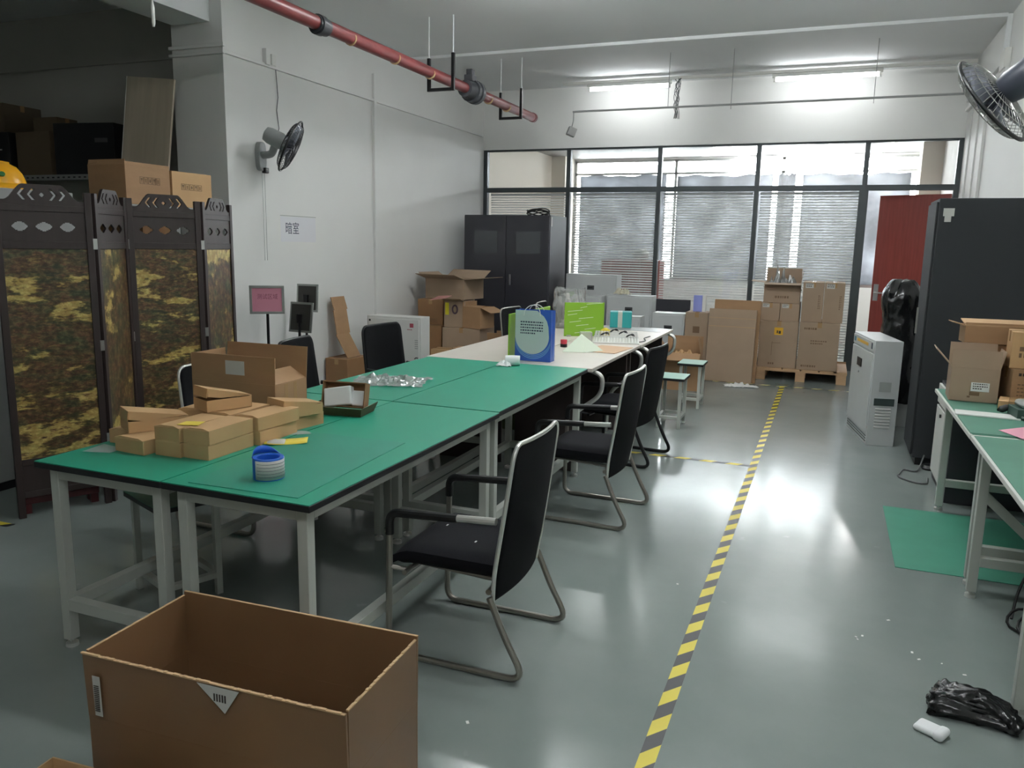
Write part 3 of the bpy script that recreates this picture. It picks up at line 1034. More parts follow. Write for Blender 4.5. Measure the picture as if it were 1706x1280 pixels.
# ------------------------------------------------------------------ chairs
def office_chair(label, top=0.88, frame=DULLCHROME, rim=CHROME, group='meeting chairs round the benches'):
    """sled-base armchair; faces local +Y"""
    t = thing('office_chair', label, 'chair', (0, 0, 0), 0, group)
    X = 0.255
    for s in (-1, 1):
        x = s * X
        pts = fillet([(x, -0.155, 0.30), (x, -0.30, 0.02), (x * 1.0, 0.25, 0.012), (x, 0.262, 0.56), (x, 0.0, 0.595), (x, -0.15, 0.6)],
                     [0.12, 0.07, 0.07, 0.02], 6)
        pts = fillet([(x, -0.15, 0.31), (x, -0.215, 0.16), (x, -0.30, 0.012), (x, 0.27, 0.012), (x, 0.262, 0.5)], [0.08, 0.09, 0.06], 7)
        MB().tube(pts, 0.0125, 10).build('leg', frame, t)
        arm = MB().tube(fillet([(x, 0.262, 0.49), (x, 0.262, 0.575), (x, -0.02, 0.592)], 0.07, 7), 0.0165, 10).build('armrest', BLACKPLAS, t)
        MB().cyl((x, -0.015, 0.592), (x, -0.172, 0.602), 0.014, seg=10).build('arm_joint', rim, arm)
    # seat cushion with a rolled front
    se = MB()
    n = 14

    def seat(u, v, up):
        y = -0.17 + 0.44 * v
        x = (-0.225 + 0.45 * u)
        edge = min(1, min(u, 1 - u) * 9) ** 0.5 * min(1, min(v, 1 - v) * 9) ** 0.5
        z = 0.41 + (0.035 if up else -0.055) * (0.35 + 0.65 * edge)
        z += -0.03 * max(0, (v - 0.8) / 0.2) ** 2
        return (x, y, z)
    se.grid(n, n, lambda u, v: seat(u, v, True))
    se.grid(n, n, lambda u, v: seat(u, v, False))
    k = (n + 1) * (n + 1)
    rim_i = [i for i in range(n + 1)] + [(j + 1) * (n + 1) - 1 for j in range(1, n + 1)] + [k - 1 - i for i in range(1, n + 1)] + [(n - j) * (n + 1) for j in range(1, n)]
    for a, b in zip(rim_i, rim_i[1:] + rim_i[:1]):
        se.f.append((a, b, b + k, a + k))
    se.build('seat', BLACKFAB, t, smooth=60)
    cb = MB().cyl((-X, -0.145, 0.33), (X, -0.145, 0.33), 0.011, seg=8).cyl((-X, 0.2, 0.345), (X, 0.2, 0.345), 0.011, seg=8)
    for s in (-1, 1):
        cb.cyl((s * 0.15, -0.145, 0.335), (s * 0.15, 0.2, 0.35), 0.009, seg=8)
        cb.cyl((s * 0.22, 0.2, 0.345), (s * X, 0.262, 0.36), 0.009, seg=8)
    cb.build('seat_frame', frame, t)

    # back: dark mesh skin stretched between two chrome uprights and a curved top rail
    def bk(v):
        z = 0.285 + (top - 0.285) * v
        y = -0.155 - 0.015 * math.sin(PI * v * 0.9) - 0.075 * v ** 1.6
        return y, z

    def skin(u, v):
        y, z = bk(v)
        w = X * (1 - 0.06 * v) * (0.9 + 0.1 * min(1, v * 5))
        if v > 0.9:
            w -= 0.05 * (1 - math.sqrt(max(0.0, 1 - ((v - 0.9) / 0.1) ** 2)))
        bow = 0.065 * (1 - (2 * u - 1) ** 2) * (0.35 + 0.65 * math.sin(PI * min(1, v * 0.9 + 0.1)))
        return ((2 * u - 1) * w, y - bow * 0.7, z)
    MB().grid(14, 40, skin).build('backrest', BLACKMESH, t, solid=0.012, smooth=60)
    for s in (-1, 1):
        vv = [i / 12 for i in range(11)] + [0.9, 0.93, 0.95, 0.97, 0.985, 0.995, 1.0]
        pts = [Vector(skin(0.0 if s < 0 else 1.0, v)) + Vector((0, 0.002, 0)) for v in sorted(vv)]
        MB().tube(pts, 0.0085, 8).build('back_frame', rim, t)
    pts = [Vector(skin(i / 14, 1.0)) + Vector((0, 0.002, 0.0)) for i in range(15)]
    MB().tube(pts, 0.0085, 8).build('top_rail', rim, t)
    return t


CG = 'meeting chairs round the benches'
ch1 = office_chair('black mesh chair with chrome sled legs facing the bench of the blue tape roll')
ch1.location, ch1.rotation_euler = (-1.2, 2.745, 0), (0, 0, R(90))
fl = MB()
for px_, py_ in ((0.03, 0.16), (-0.09, -0.02), (0.1, -0.05)):
    fl.bx(px_ - 0.008, px_ + 0.008, py_ - 0.003, py_ + 0.003, 0.4448, 0.4462)
fl.build('lint', PAPER, ch1)
dup(office_chair('x'), (-1.215, 4.445, 0), 88, 'second black chair along the aisle, sideways to the bare green bench')
bpy.data.objects.remove(bpy.data.objects['office_chair.001']) if False else None


def clear_template(root):
    for ch in list(root.children):
        clear_template(ch)
    bpy.data.objects.remove(root)


for o in [o for o in COL.objects if o.get('label') == 'x']:
    clear_template(o)
ch3 = office_chair('black chair with black tube legs between the aisle chairs and the stools', 0.86, BLACKTUBE, BLACKTUBE)
ch3.location, ch3.rotation_euler = (-1.345, 5.78, 0), (0, 0, R(84))
dup(ch1, (-3.01, 3.53, 0), -92, 'black chair with pale rim half hidden behind the open carton on the bench')
chb = office_chair('black framed mesh chair behind the open carton, beneath the metal sign backs', 0.93, BLACKTUBE, BLACKPLAS)
chb.location, chb.rotation_euler = (-3.02, 4.37, 0), (0, 0, R(-80))
chl = dup(chb, (-3.03, 5.42, 0), -97, 'black framed mesh chair in front of the white metal cabinet')
chf = office_chair('black chair with chrome top rail in front of the black cabinet, behind the paper bag', 0.93, DULLCHROME, DULLCHROME)
chf.location, chf.rotation_euler = (-2.8, 7.62, 0), (0, 0, R(-95))
dup(chf, (-2.8, 8.6, 0), -85, 'black chair with chrome top rail close to the clear bag of bottles')


# ------------------------------------------------------------------ cartons
def carton(name, label, loc, rz, w, d, h, flaps=None, m=CARD, t=0.005, cat='box', group=None, tape=True, tilt=None):
    """open or closed corrugated box. flaps: side -> (degrees outward from upright, length)"""
    o = thing(name, label, cat, loc, rz, group)
    if tilt:
        o.rotation_euler = (R(tilt[0]), R(tilt[1]), R(rz))
    hx, hy = w / 2, d / 2
    if flaps is None:
        b = MB().bx(-hx, hx, -hy, hy, 0, h).build('body', m, o, bevel=0.003)
        if tape:
            if w >= d:
                MB().bx(-hx - 0.0004, hx + 0.0004, -0.024, 0.024, h - 0.0002, h + 0.0005).bx(-hx - 0.0006, -hx + 0.0001, -0.024, 0.024, h - 0.06, h).bx(hx - 0.0001, hx + 0.0006, -0.024, 0.024, h - 0.06, h).build('tape', TAPE, o, smooth=0)
            else:
                MB().bx(-0.024, 0.024, -hy - 0.0004, hy + 0.0004, h - 0.0002, h + 0.0005).bx(-0.024, 0.024, -hy - 0.0006, -hy + 0.0001, h - 0.06, h).build('tape', TAPE, o, smooth=0)
        return o
    b = MB().bx(-hx, hx, -hy, hy, 0, t)
    b.bx(-hx, hx, -hy, -hy + t, t, h).bx(-hx, hx, hy - t, hy, t, h)
    b.bx(-hx, -hx + t, -hy + t, hy - t, t, h).bx(hx - t, hx, -hy + t, hy - t, t, h)
    b.build('body', m, o, bevel=0.0012)
    for side, (ang, ln) in flaps.items():
        a = R(ang)
        out, up = math.sin(a) * ln, math.cos(a) * ln
        e = t / 2
        if side == 'f':
            q = [(-hx, -hy + e, h), (hx, -hy + e, h), (hx, -hy + e - out, h + up), (-hx, -hy + e - out, h + up)]
        elif side == 'b':
            q = [(hx, hy - e, h), (-hx, hy - e, h), (-hx, hy - e + out, h + up), (hx, hy - e + out, h + up)]
        elif side == 'l':
            q = [(-hx + e, hy - t, h), (-hx + e, -hy + t, h), (-hx + e - out, -hy + t, h + up), (-hx + e - out, hy - t, h + up)]
        else:
            q = [(hx - e, -hy + t, h), (hx - e, hy - t, h), (hx - e + out, hy - t, h + up), (hx - e + out, -hy + t, h + up)]
        MB().slab(q, t).build('flap', m, o)
    return o


def sticker(parent, x0, x1, z0, z1, y, m=PAPERG, name='label', rows=0, seed=1):
    s = MB().bx(x0, x1, y - 0.0012, y - 0.0002, z0, z1).build(name, m, parent, smooth=0)
    if rows:
        mg = (x1 - x0) * 0.1
        dashes(MB(), x0 + mg, x1 - mg, z0 + mg * 0.6, z1 - mg * 0.6, y - 0.0013, rows, seed, 0.45).build('print', INK, s, smooth=0)
    return s


def icons(parent, x0, x1, z0, z1, y, m=INKSOFT, n=5):
    """row of handling symbols in outlined squares"""
    mb = MB()
    w = (x1 - x0) / n
    l = 0.003
    for k in range(n):
        a, b = x0 + k * w + w * 0.08, x0 + (k + 1) * w - w * 0.08
        mb.bx(a, b, y - 0.0008, y, z0, z0 + l).bx(a, b, y - 0.0008, y, z1 - l, z1)
        mb.bx(a, a + l, y - 0.0008, y, z0, z1).bx(b - l, b, y - 0.0008, y, z0, z1)
        c, q = (a + b) / 2, (z1 - z0)
        if k % 3 == 0:
            mb.add([(c - w * .25, y - .0008, z0 + q * .8), (c + w * .25, y - .0008, z0 + q * .8), (c + w * .06, y - .0008, z0 + q * .4), (c + w * .06, y - .0008, z0 + q * .15), (c - w * .06, y - .0008, z0 + q * .15), (c - w * .06, y - .0008, z0 + q * .4)], [(0, 1, 2, 3, 4, 5)])
        elif k % 3 == 1:
            mb.bx(c - w * .14, c - w * .06, y - .0008, y, z0 + q * .2, z0 + q * .75).bx(c + w * .06, c + w * .14, y - .0008, y, z0 + q * .2, z0 + q * .75)
        else:
            mb.add([(c, y - .0008, z0 + q * .82), (c + w * .2, y - .0008, z0 + q * .45), (c, y - .0008, z0 + q * .15), (c - w * .2, y - .0008, z0 + q * .45)], [(0, 1, 2, 3)])
    return mb.build('print', m, parent, smooth=0)


# the large open carton in front
t = carton('cardboard_box', 'large shiny brown open carton standing on the floor in front of the benches', (-1.36, 1.60, 0), 2.5, 0.79, 0.375, 0.31,
           {'f': (2, 0.185), 'b': (1, 0.195), 'l': (0, 0.185), 'r': (0, 0.185)}, CARDB, 0.007)
mb = MB()
rn = random.Random(5)
for k in range(79):
    x = -0.395 + 0.01 * k
    mb.bx(x, x + 0.01, -0.1985, -0.1915, 0.4945, 0.4965 + rn.uniform(0, 0.003))
for k in range(36):
    y = -0.18 + 0.01 * k
    mb.bx(0.388, 0.395, y, y + 0.01, 0.4945, 0.4965 + rn.uniform(0, 0.003))
    mb.bx(-0.395, -0.388, y, y + 0.01, 0.4942, 0.496 + rn.uniform(0, 0.001))
mb.bx(-0.395, 0.395, 0.185, 0.192, 0.504, 0.506)
mb.build('cut_edge', CARDIN, t, smooth=0)
q = MB().slab([(-0.36, -0.1975, 0.325), (-0.335, -0.1975, 0.325), (-0.335, -0.2, 0.44), (-0.36, -0.2, 0.44)], 0.0008).build('barcode_label', PAPERG, t, smooth=0)
qq = MB()
for k in range(14):
    qq.bx(-0.356, -0.339, -0.2012, -0.2008, 0.34 + k * 0.0055, 0.3425 + k * 0.0055)
qq.build('print', INK, q, smooth=0)
q = MB().slab([(-0.02, -0.2008, 0.493), (0.105, -0.2008, 0.493), (0.06, -0.1995, 0.425)], 0.0009).build('torn_label', PAPERG, t, smooth=0)
qq = MB()
for k in range(5):
    qq.bx(0.03 + k * 0.008, 0.034 + k * 0.008, -0.2024, -0.2016, 0.455, 0.475)
qq.build('print', INK, q, smooth=0)
# small carton at the frame corner with packed plastic parts
t = carton('cardboard_box', 'small open carton of packed plastic parts beside the large shiny carton', (-1.575, 1.165, 0), 4, 0.35, 0.28, 0.235, {'b': (4, 0.015), 'l': (5, 0.015)}, CARDL)
for k, (x, y, a) in enumerate(((-0.1, 0.0, 20), (-0.02, 0.03, -15), (0.08, 0.05, 50))):
    M = Matrix.Translation((x, y, 0.18)) @ Euler((R(40), R(20), R(a))).to_matrix().to_4x4()
    o = MB().bx(-0.05, 0.05, -0.03, 0.03, -0.05, 0.12, M).build('plastic_part', CLEARPL if k != 2 else PALEGREY, None, bevel=0.006)
    o.matrix_world = Matrix.Translation((-1.575, 1.165, 0)) @ Euler((0, 0, R(4))).to_matrix().to_4x4()
    tag(o, ('clear plastic part sticking up at the rear of the small carton', 'clear plastic part leaning in the middle of the small carton', 'grey plastic part at the edge of the small carton')[k], 'plastic part', 'plastic parts in the small carton')

# open carton on the bench
t = carton('cardboard_box', 'open carton with a white label standing on the bench behind the small cartons', (-2.54, 3.03, 0.75), 2, 0.465, 0.25, 0.17,
           {'f': (-2, 0.125), 'b': (6, 0.15), 'l': (4, 0.12), 'r': (-60, 0.1)}, CARD, 0.005)
sticker(t, -0.035, 0.07, 0.205, 0.27, -0.127, PAPERG)
icons(t, 0.13, 0.2, 0.02, 0.06, -0.1252, INKSOFT, 2)
mb = MB()
for yy in (-0.04, 0.03):
    mb.bx(0.2326, 0.2331, yy - 0.012, yy + 0.012, 0.005, 0.165)
mb.build('tape', TAPE, t, smooth=0)

# heap of small mailer cartons
SG = 'small brown mailer cartons heaped on the bench'


def mailer(label, x, y, z, rz, w=0.122, d=0.255, h=0.056, lid=0.0, tilt=None):
    t = thing('mailer_box', label, 'small box', (x, y, z), rz, SG)
    if tilt:
        t.rotation_euler = (R(tilt[0]), R(tilt[1]), R(rz))
    hx, hy = w / 2, d / 2
    e = 0.003
    b = MB().bx(-hx, hx, -hy, hy, 0, e).bx(-hx, hx, -hy, -hy + e, e, h - e).bx(-hx, hx, hy - e, hy, e, h - e).bx(-hx, -hx + e, -hy + e, hy - e, e, h - e).bx(hx - e, hx, -hy + e, hy - e, e, h - e)
    b.build('tray', CARDL, t, bevel=0.001)
    # lid hinged along the far end, lifting at the near end
    z1 = h + math.sin(R(lid)) * d
    y1 = hy - math.cos(R(lid)) * d
    l = MB().slab([(-hx, hy, h - e / 2), (-hx, y1, z1 - e / 2), (hx, y1, z1 - e / 2), (hx, hy, h - e / 2)], e)
    if lid > 3:
        tk = 0.04
        l.slab([(-hx, y1, z1), (-hx, y1 - 0.005, z1 - tk), (hx, y1 - 0.005, z1 - tk), (hx, y1, z1)], e)
        for s in (-1, 1):
            l.slab([(s * hx, y1, z1), (s * hx, hy - 0.02, h), (s * hx, y1 + 0.05, z1 - 0.045), (s * hx, y1, z1 - 0.035)], e)
    else:
        l.slab([(-hx + 0.004, -hy + 0.002, h), (-hx + 0.03, -hy + 0.004, h + 0.006), (hx - 0.03, -hy + 0.004, h + 0.006), (hx - 0.004, -hy + 0.002, h)], 0.002)
    l.build('lid', CARDL, t)
    return t


mailer('mailer carton at the bottom front corner of the heap beside the aisle end', -2.172, 2.40, 0.75, 0)
mailer('mailer carton in the bottom layer, middle of the front row', -2.297, 2.385, 0.75, 1)
mailer('mailer carton in the bottom layer at the end toward the screen', -2.452, 2.33, 0.75, -5, 0.16, 0.2)
mailer('mailer carton in the bottom layer behind the front corner one', -2.155, 2.665, 0.75, 2)
mailer('mailer carton hidden low in the middle of the heap', -2.30, 2.655, 0.75, 0)
mailer('mailer carton low at the side of the heap facing the folding screen', -2.615, 2.45, 0.75, 6, 0.12, 0.25)
mailer('mailer carton low at the rear of the heap beside the grey slips', -2.43, 2.62, 0.75, -3)
mailer('mailer carton on top of the front corner one, lid bulging', -2.172, 2.402, 0.8075, 1.5)
mailer('mailer carton on the second layer with the yellow slip', -2.298, 2.388, 0.8075, 0)
mailer('mailer carton with raised lid sticking out toward the screen', -2.52, 2.42, 0.8075, -30, 0.13, 0.23, 0.05, lid=10)
mailer('mailer carton on the second layer behind the bulging one', -2.15, 2.668, 0.8075, -3)
mailer('mailer carton on the second layer in the middle of the heap', -2.295, 2.66, 0.8075, 1)
mailer('mailer carton at the back of the second layer next to the screen', -2.45, 2.66, 0.8075, 6, 0.15, 0.22)
mailer('mailer carton with half-open lid jutting out beyond the heap toward the aisle', -2.168, 2.88, 0.8075, -20, 0.13, 0.2, 0.05, lid=9)
mailer('mailer carton low at the back of the heap under the half-open jutting one', -2.172, 2.90, 0.75, -8, 0.122, 0.2)
mailer('mailer carton lying open on the very top of the heap', -2.355, 2.635, 0.866, -22, 0.12, 0.2, 0.052, lid=14)
o = MB().slab([(-2.285, 2.30, 0.8668), (-2.205, 2.325, 0.8668), (-2.225, 2.385, 0.8672), (-2.295, 2.36, 0.8668)], 0.001).build('yellow_slip', YELLOW, smooth=0)
tag(o, 'yellow paper slip on the small cartons', 'paper')
o = MB().slab([(-2.64, 2.17, 0.7506), (-2.53, 2.2, 0.7506), (-2.53, 2.27, 0.7506), (-2.66, 2.29, 0.7506)], 0.0006).build('paper_slip', GREYSLEEVE, smooth=0)
tag(o, 'grey paper slip under the heap at the bench corner by the screen', 'paper', 'grey slips under the small cartons')
o = MB().slab([(-2.12, 2.72, 0.7506), (-2.02, 2.80, 0.7506), (-2.07, 2.83, 0.7506), (-2.16, 2.8, 0.7506)], 0.0006).build('paper_slip', GREYSLEEVE, smooth=0)
tag(o, 'grey paper slip poking out behind the heap toward the tape roll', 'paper', 'grey slips under the small cartons')

# blue and white roll of labels
t = thing('label_roll', 'blue plastic roll with a white label band on the green mat', 'tape roll', (-1.77, 2.19, 0.7525), 0)
t.scale = (0.84, 0.84, 0.88)
MB().lathe([(0.046, 0), (0.064, 0), (0.064, 0.082), (0.062, 0.086), (0.05, 0.086), (0.046, 0.083), (0.046, 0.001)], None, 40).build('core', BLUE, t)
MB().grid(28, 1, lambda u, v: (0.0648 * math.cos(R(-105 + 155 * u)), 0.0648 * math.sin(R(-105 + 155 * u)), 0.004 + 0.076 * v)).build('label_band', PAPERG, t, solid=0.0008)
mb = MB()
for r_ in range(5):
    zz = 0.016 + 0.013 * r_
    mb.tube([(0.0662 * math.cos(R(-95 + 135 * k / 12)), 0.0662 * math.sin(R(-95 + 135 * k / 12)), zz) for k in range(13)], 0.0008, 4)
mb.build('print', NAVY, t)
MB().grid(20, 1, lambda u, v: ((0.066 - 0.004 * v) * math.cos(R(80 + 150 * u)), (0.066 - 0.004 * v) * math.sin(R(80 + 150 * u)), 0.086 + 0.034 * math.sin(PI * u) * v)).build('loose_end', BLUE, t, solid=0.001)

# yellow card
t = thing('printed_card', 'yellow printed card lying on the bench near the blue roll', 'card', (-2.03, 2.63, 0.7503), 33)
MB().grid(8, 1, lambda u, v: (-0.085 + 0.17 * u, -0.05 + 0.1 * v, 0.002 + 0.006 * (2 * u - 1) ** 2)).build('card', YELLOW, t, solid=0.0008)
MB().grid(4, 1, lambda u, v: (-0.075 + 0.07 * u, -0.04 + 0.08 * v, 0.0042 + 0.004 * (1 - u) ** 2)).build('print', PAPERG, t, solid=0.0006)

# open dark box with foam on the bench
t = thing('gift_box', 'open brown box with white foam inside and its lid beneath', 'box', (-2.15, 3.23, 0.75), 8)
t.scale = (0.78, 0.85, 0.95)
mb = MB().bx(-0.16, 0.16, -0.09, 0.09, 0, 0.004)
mb.slab([(-0.16, -0.088, 0), (0.16, -0.088, 0), (0.175, -0.115, 0.045), (-0.175, -0.115, 0.045)], 0.004)
mb.slab([(0.158, -0.09, 0), (0.158, 0.09, 0), (0.185, 0.1, 0.05), (0.175, -0.115, 0.045)], 0.004)
mb.slab([(-0.158, 0.09, 0), (-0.158, -0.09, 0), (-0.175, -0.115, 0.045), (-0.18, 0.1, 0.05)], 0.004)
mb.build('lid', mat('dark_olive_cardboard', (74, 68, 44), 0.7), t)
MB().slab([(-0.18, -0.03, 0.01), (-0.175, -0.1, 0.01), (-0.245, -0.09, 0.018), (-0.255, -0.05, 0.02)], 0.004).build('flap', CARD, t)
Mx = Matrix.Translation((-0.01, 0.03, 0.022)) @ Euler((R(-16), 0, 0)).to_matrix().to_4x4()
mb = MB()
for (a, b, c, d, e_, f_) in ((-0.145, 0.145, 0.03, 0.034, 0, 0.13), (-0.145, -0.139, -0.03, 0.03, 0, 0.13), (0.139, 0.145, -0.03, 0.03, 0, 0.13), (-0.145, 0.145, -0.03, 0.03, 0, 0.005), (-0.145, 0.145, -0.03, 0.03, 0.125, 0.13)):
    mb.bx(a, b, c, d, e_, f_, Mx)
mb.build('tray', CARDD, t)
fm = MB()
fm.bx(-0.12, 0.06, -0.035, 0.02, 0.008, 0.105, Mx @ Euler((0, R(-8), 0)).to_matrix().to_4x4())
fm.bx(0.05, 0.13, -0.01, 0.02, 0.01, 0.09, Mx)
fm.build('foam_insert', FOAMW, t, bevel=0.006)

# crumpled clear film
def crumple(nx, ny, cx, cy, z, w, d, h, seed, rz=0):
    c, s = math.cos(R(rz)), math.sin(R(rz))

    def fn(u, v):
        q = Vector((u * 5 + seed, v * 5, seed * 0.3))
        e = (min(u, 1 - u) * 4, min(v, 1 - v) * 4)
        k = min(1, e[0]) * min(1, e[1])
        hgt = abs(mnoise.noise(q * 1.3)) * 0.8 + abs(mnoise.noise(q * 3.1)) * 0.5 + abs(mnoise.noise(q * 6.5)) * 0.25
        wob = 1 + 0.25 * mnoise.noise(Vector((u * 3, v * 3, seed)))
        x, y = (u - 0.5) * w * wob, (v - 0.5) * d * wob
        return (cx + x * c - y * s, cy + x * s + y * c, z + 0.001 + h * hgt * (0.25 + 0.75 * k))
    return MB().grid(nx, ny, fn)


o = crumple(44, 30, -2.38, 4.08, 0.751, 0.44, 0.34, 0.05, 3.1, 20).build('plastic_film', CLEARPL, None, smooth=20)
tag(o, 'crumpled clear plastic film spread on the green bench', 'plastic film')
t = thing('tissue_roll', 'small crumpled white roll at the seam before the paper bag', 'roll', (-2.0, 5.04, 0.75), 20)
MB().lathe([(0.012, -0.05), (0.034, -0.05), (0.036, 0.0), (0.034, 0.05), (0.012, 0.05)], Matrix.Translation((0.02, 0, 0.036)) @ Euler((0, R(90), 0)).to_matrix().to_4x4(), 18).build('roll', FOAMW, t)
crumple(10, 10, -0.04, -0.02, 0.0, 0.1, 0.1, 0.07, 8.2).build('loose_end', FOAMW, t, solid=0.001)

# paper bag with blue border
t = thing('paper_bag', 'blue and white printed paper carrier bag standing at the desk edge', 'bag', (-1.935, 5.36, 0.75), 0)
W, Dp, Hh = 0.272, 0.09, 0.365
mb = MB()
mb.slab([(-W / 2, -Dp / 2, 0), (W / 2, -Dp / 2, 0), (W / 2, -Dp / 2, Hh), (-W / 2, -Dp / 2, Hh)], 0.001)
mb.slab([(W / 2, Dp / 2, 0), (-W / 2, Dp / 2, 0), (-W / 2, Dp / 2, Hh), (W / 2, Dp / 2, Hh)], 0.001)
for s in (-1, 1):
    mb.slab([(s * W / 2, -Dp / 2, 0), (s * W / 2, 0, 0), (s * (W / 2 - 0.012), 0, Hh), (s * W / 2, -Dp / 2, Hh)], 0.001)
    mb.slab([(s * W / 2, 0, 0), (s * W / 2, Dp / 2, 0), (s * W / 2, Dp / 2, Hh), (s * (W / 2 - 0.012), 0, Hh)], 0.001)
mb.bx(-W / 2, W / 2, -Dp / 2, Dp / 2, 0, 0.001)
body = mb.build('bag_body', BAGBLUE, t, smooth=0)
# pale rounded field on the front
pts = [(-W / 2 + 0.001, Hh - 0.002), (-W / 2 + 0.001, 0.17)]
for k in range(1, 25):
    th = PI + PI * k / 24
    pts.append((0.128 * math.cos(th) - 0.006, 0.175 + 0.125 * math.sin(th)))
pts += [(0.116, 0.25), (0.104, 0.29), (0.08, 0.325), (0.045, 0.35), (0.03, Hh - 0.002)]
mb = MB()
mb.prism(pts[:1] + pts[1:], lambda a, b, d: (a, d, b), -Dp / 2 - 0.0012, -Dp / 2 - 0.0006)
fld = mb.build('front_panel', BAGGREEN, body, smooth=0)
dashes(MB(), -0.095, 0.075, 0.185, 0.285, -Dp / 2 - 0.0013, 5, 5, 0.5).build('lettering', NAVY, fld, smooth=0)
for k in range(3):
    MB().grid(20, 1, lambda u, v, k=k: ((0.135 - 0.0 * k) * math.cos(PI + PI * (0.05 + 0.9 * u)), -Dp / 2 - 0.0009, 0.165 - 0.012 * k + 0.125 * math.sin(PI + PI * (0.05 + 0.9 * u)) + 0.006 * v)).build('swoosh', mat('pale_blue_print', (120, 170, 214), 0.4), body, smooth=0)
for s in (-1, 1):
    MB().tube(fillet([(-0.07, s * (Dp / 2 + 0.003), Hh - 0.04), (-0.065, s * (Dp / 2 + 0.003), Hh + 0.0), (-0.03, s * 0.03, Hh + 0.035), (0.02, s * 0.03, Hh + 0.035), (0.05, s * (Dp / 2 + 0.003), Hh), (0.055, s * (Dp / 2 + 0.003), Hh - 0.04)], 0.03), 0.0028, 6).build('handle', PAPER, t)

# green desk dividers
t = thing('desk_divider', 'narrow lime green acrylic divider beside the paper bag', 'desk divider', (-2.115, 5.7, 0.75), 0, 'lime green desk dividers')
MB().bx(-0.005, 0.005, -0.4, 0.5, 0.02, 0.33).build('panel', LIME, t, bevel=0.002)
for yy in (-0.25, 0.3):
    MB().bx(-0.02, 0.02, yy - 0.03, yy + 0.03, 0, 0.03).build('clamp', KNOBC, t, bevel=0.002)
t = thing('desk_divider', 'broad lime green striped divider standing across the white desks', 'desk divider', (-2.07, 7.06, 0.75), 34, 'lime green desk dividers')
pn = MB().bx(-0.19, 0.19, -0.006, 0.006, 0.0, 0.31).build('panel', LIME, t, bevel=0.002)
rn = random.Random(11)
for k in range(9):
    z_ = 0.03 + 0.033 * k
    a = rn.uniform(-0.18, 0.02)
    MB().bar((a, -0.0065, z_), (a + rn.uniform(0.06, 0.16), -0.0065, z_ + 0.012), 0.0006, 0.004).build('print', PAPER, pn, smooth=0)
for s in (-0.15, 0.15):
    MB().bx(s - 0.02, s + 0.02, -0.03, 0.03, 0, 0.012).build('foot', KNOBC, t)

# things on the white desks
def bottle(label, x, y, z, r, h, m):
    t = thing('bottle', label, 'bottle', (x, y, z), 0, 'white bottles in the clear bag')
    MB().lathe([(r * 0.9, 0), (r, 0.01), (r, h * 0.7), (r * 0.45, h * 0.85), (r * 0.4, h * 0.88)], None, 18).build('body', m, t)
    MB().lathe([(r * 0.48, h * 0.88), (r * 0.48, h), (r * 0.4, h)], None, 14).build('cap', PLASTICW, t)


o = thing('bottle_stand', 'white plastic tray on the desk under the bottles', 'tray', (-2.42, 7.75, 0.75))
MB().bx(-0.17, 0.17, -0.13, 0.13, 0, 0.012).bx(-0.17, 0.17, -0.13, -0.12, 0.012, 0.05).bx(-0.17, 0.17, 0.12, 0.13, 0.012, 0.05).build('tray', PLASTICW, o, bevel=0.003)
for k, (x, y, hh) in enumerate(((-2.52, 7.7, 0.3), (-2.42, 7.68, 0.28), (-2.33, 7.71, 0.32), (-2.47, 7.8, 0.33), (-2.36, 7.82, 0.3))):
    bottle('white plastic bottle inside the clear bag, %s' % ('at the chair side', 'middle of the front', 'at the green divider side', 'behind, at the chair side', 'behind, at the divider side')[k], x, y, 0.762, 0.042, hh, PLASTICW)
bag = MB()
bag.grid(24, 16, lambda u, v: (-2.43 + (0.19 - 0.03 * v + 0.02 * mnoise.noise(Vector((u * 9, v * 6, 1)))) * math.cos(2 * PI * u), 7.75 + (0.16 + 0.02 * mnoise.noise(Vector((u * 7, v * 6, 5)))) * math.sin(2 * PI * u), 0.765 + (0.38 + 0.04 * mnoise.noise(Vector((u * 8, 0, 3)))) * v))
tag(bag.build('clear_bag', CLEARFILM, None, smooth=25), 'clear plastic bag round the white bottles on the desk', 'bag')

t = carton('parcel_box', 'teal printed carton with a pale tape band on the far desk', (-1.97, 8.06, 0.753), 14, 0.22, 0.2, 0.16, None, TEAL, tape=False)
MB().bx(-0.03, 0.015, -0.1006, 0.1006, -0.0002, 0.1604).build('tape', mat('pale_tape', (190, 196, 184), 0.4), t, smooth=0)
mb = MB().tube([(0.1106, -0.03 + 0.025 * math.cos(2 * PI * k / 20), 0.1 + 0.025 * math.sin(2 * PI * k / 20)) for k in range(20)], 0.002, 4, closed=True)
mb.tube([(0.1106, 0.02 + 0.025 * math.cos(2 * PI * k / 20), 0.07 + 0.025 * math.sin(2 * PI * k / 20)) for k in range(20)], 0.002, 4, closed=True)
mb.build('print', INK, t)
for k in range(3):
    o = MB().bx(-0.06, 0.06, -0.04, 0.04, 0, 0.032).build('tissue_pack', FOAMW, None, bevel=0.01)
    o.location, o.rotation_euler = (-2.2, 8.0, 0.7505 + 0.0335 * k), (0, 0, R(8 * k))
    tag(o, ('white tissue pack at the bottom of the pile beside the teal carton', 'white tissue pack in the middle of the pile beside the teal carton', 'white tissue pack on top of the pile beside the teal carton')[k], 'tissue pack', 'tissue packs by the teal carton')
o = MB().slab([(-2.12, 7.78, 0.7505), (-1.5, 7.78, 0.7505), (-1.46, 8.14, 0.7505), (-2.12, 8.14, 0.7505)], 0.002).build('table_sheet', mat('grey_desk_pad', (150, 152, 150), 0.35), smooth=0)
tag(o, 'grey desk pad under the teal carton', 'desk pad')

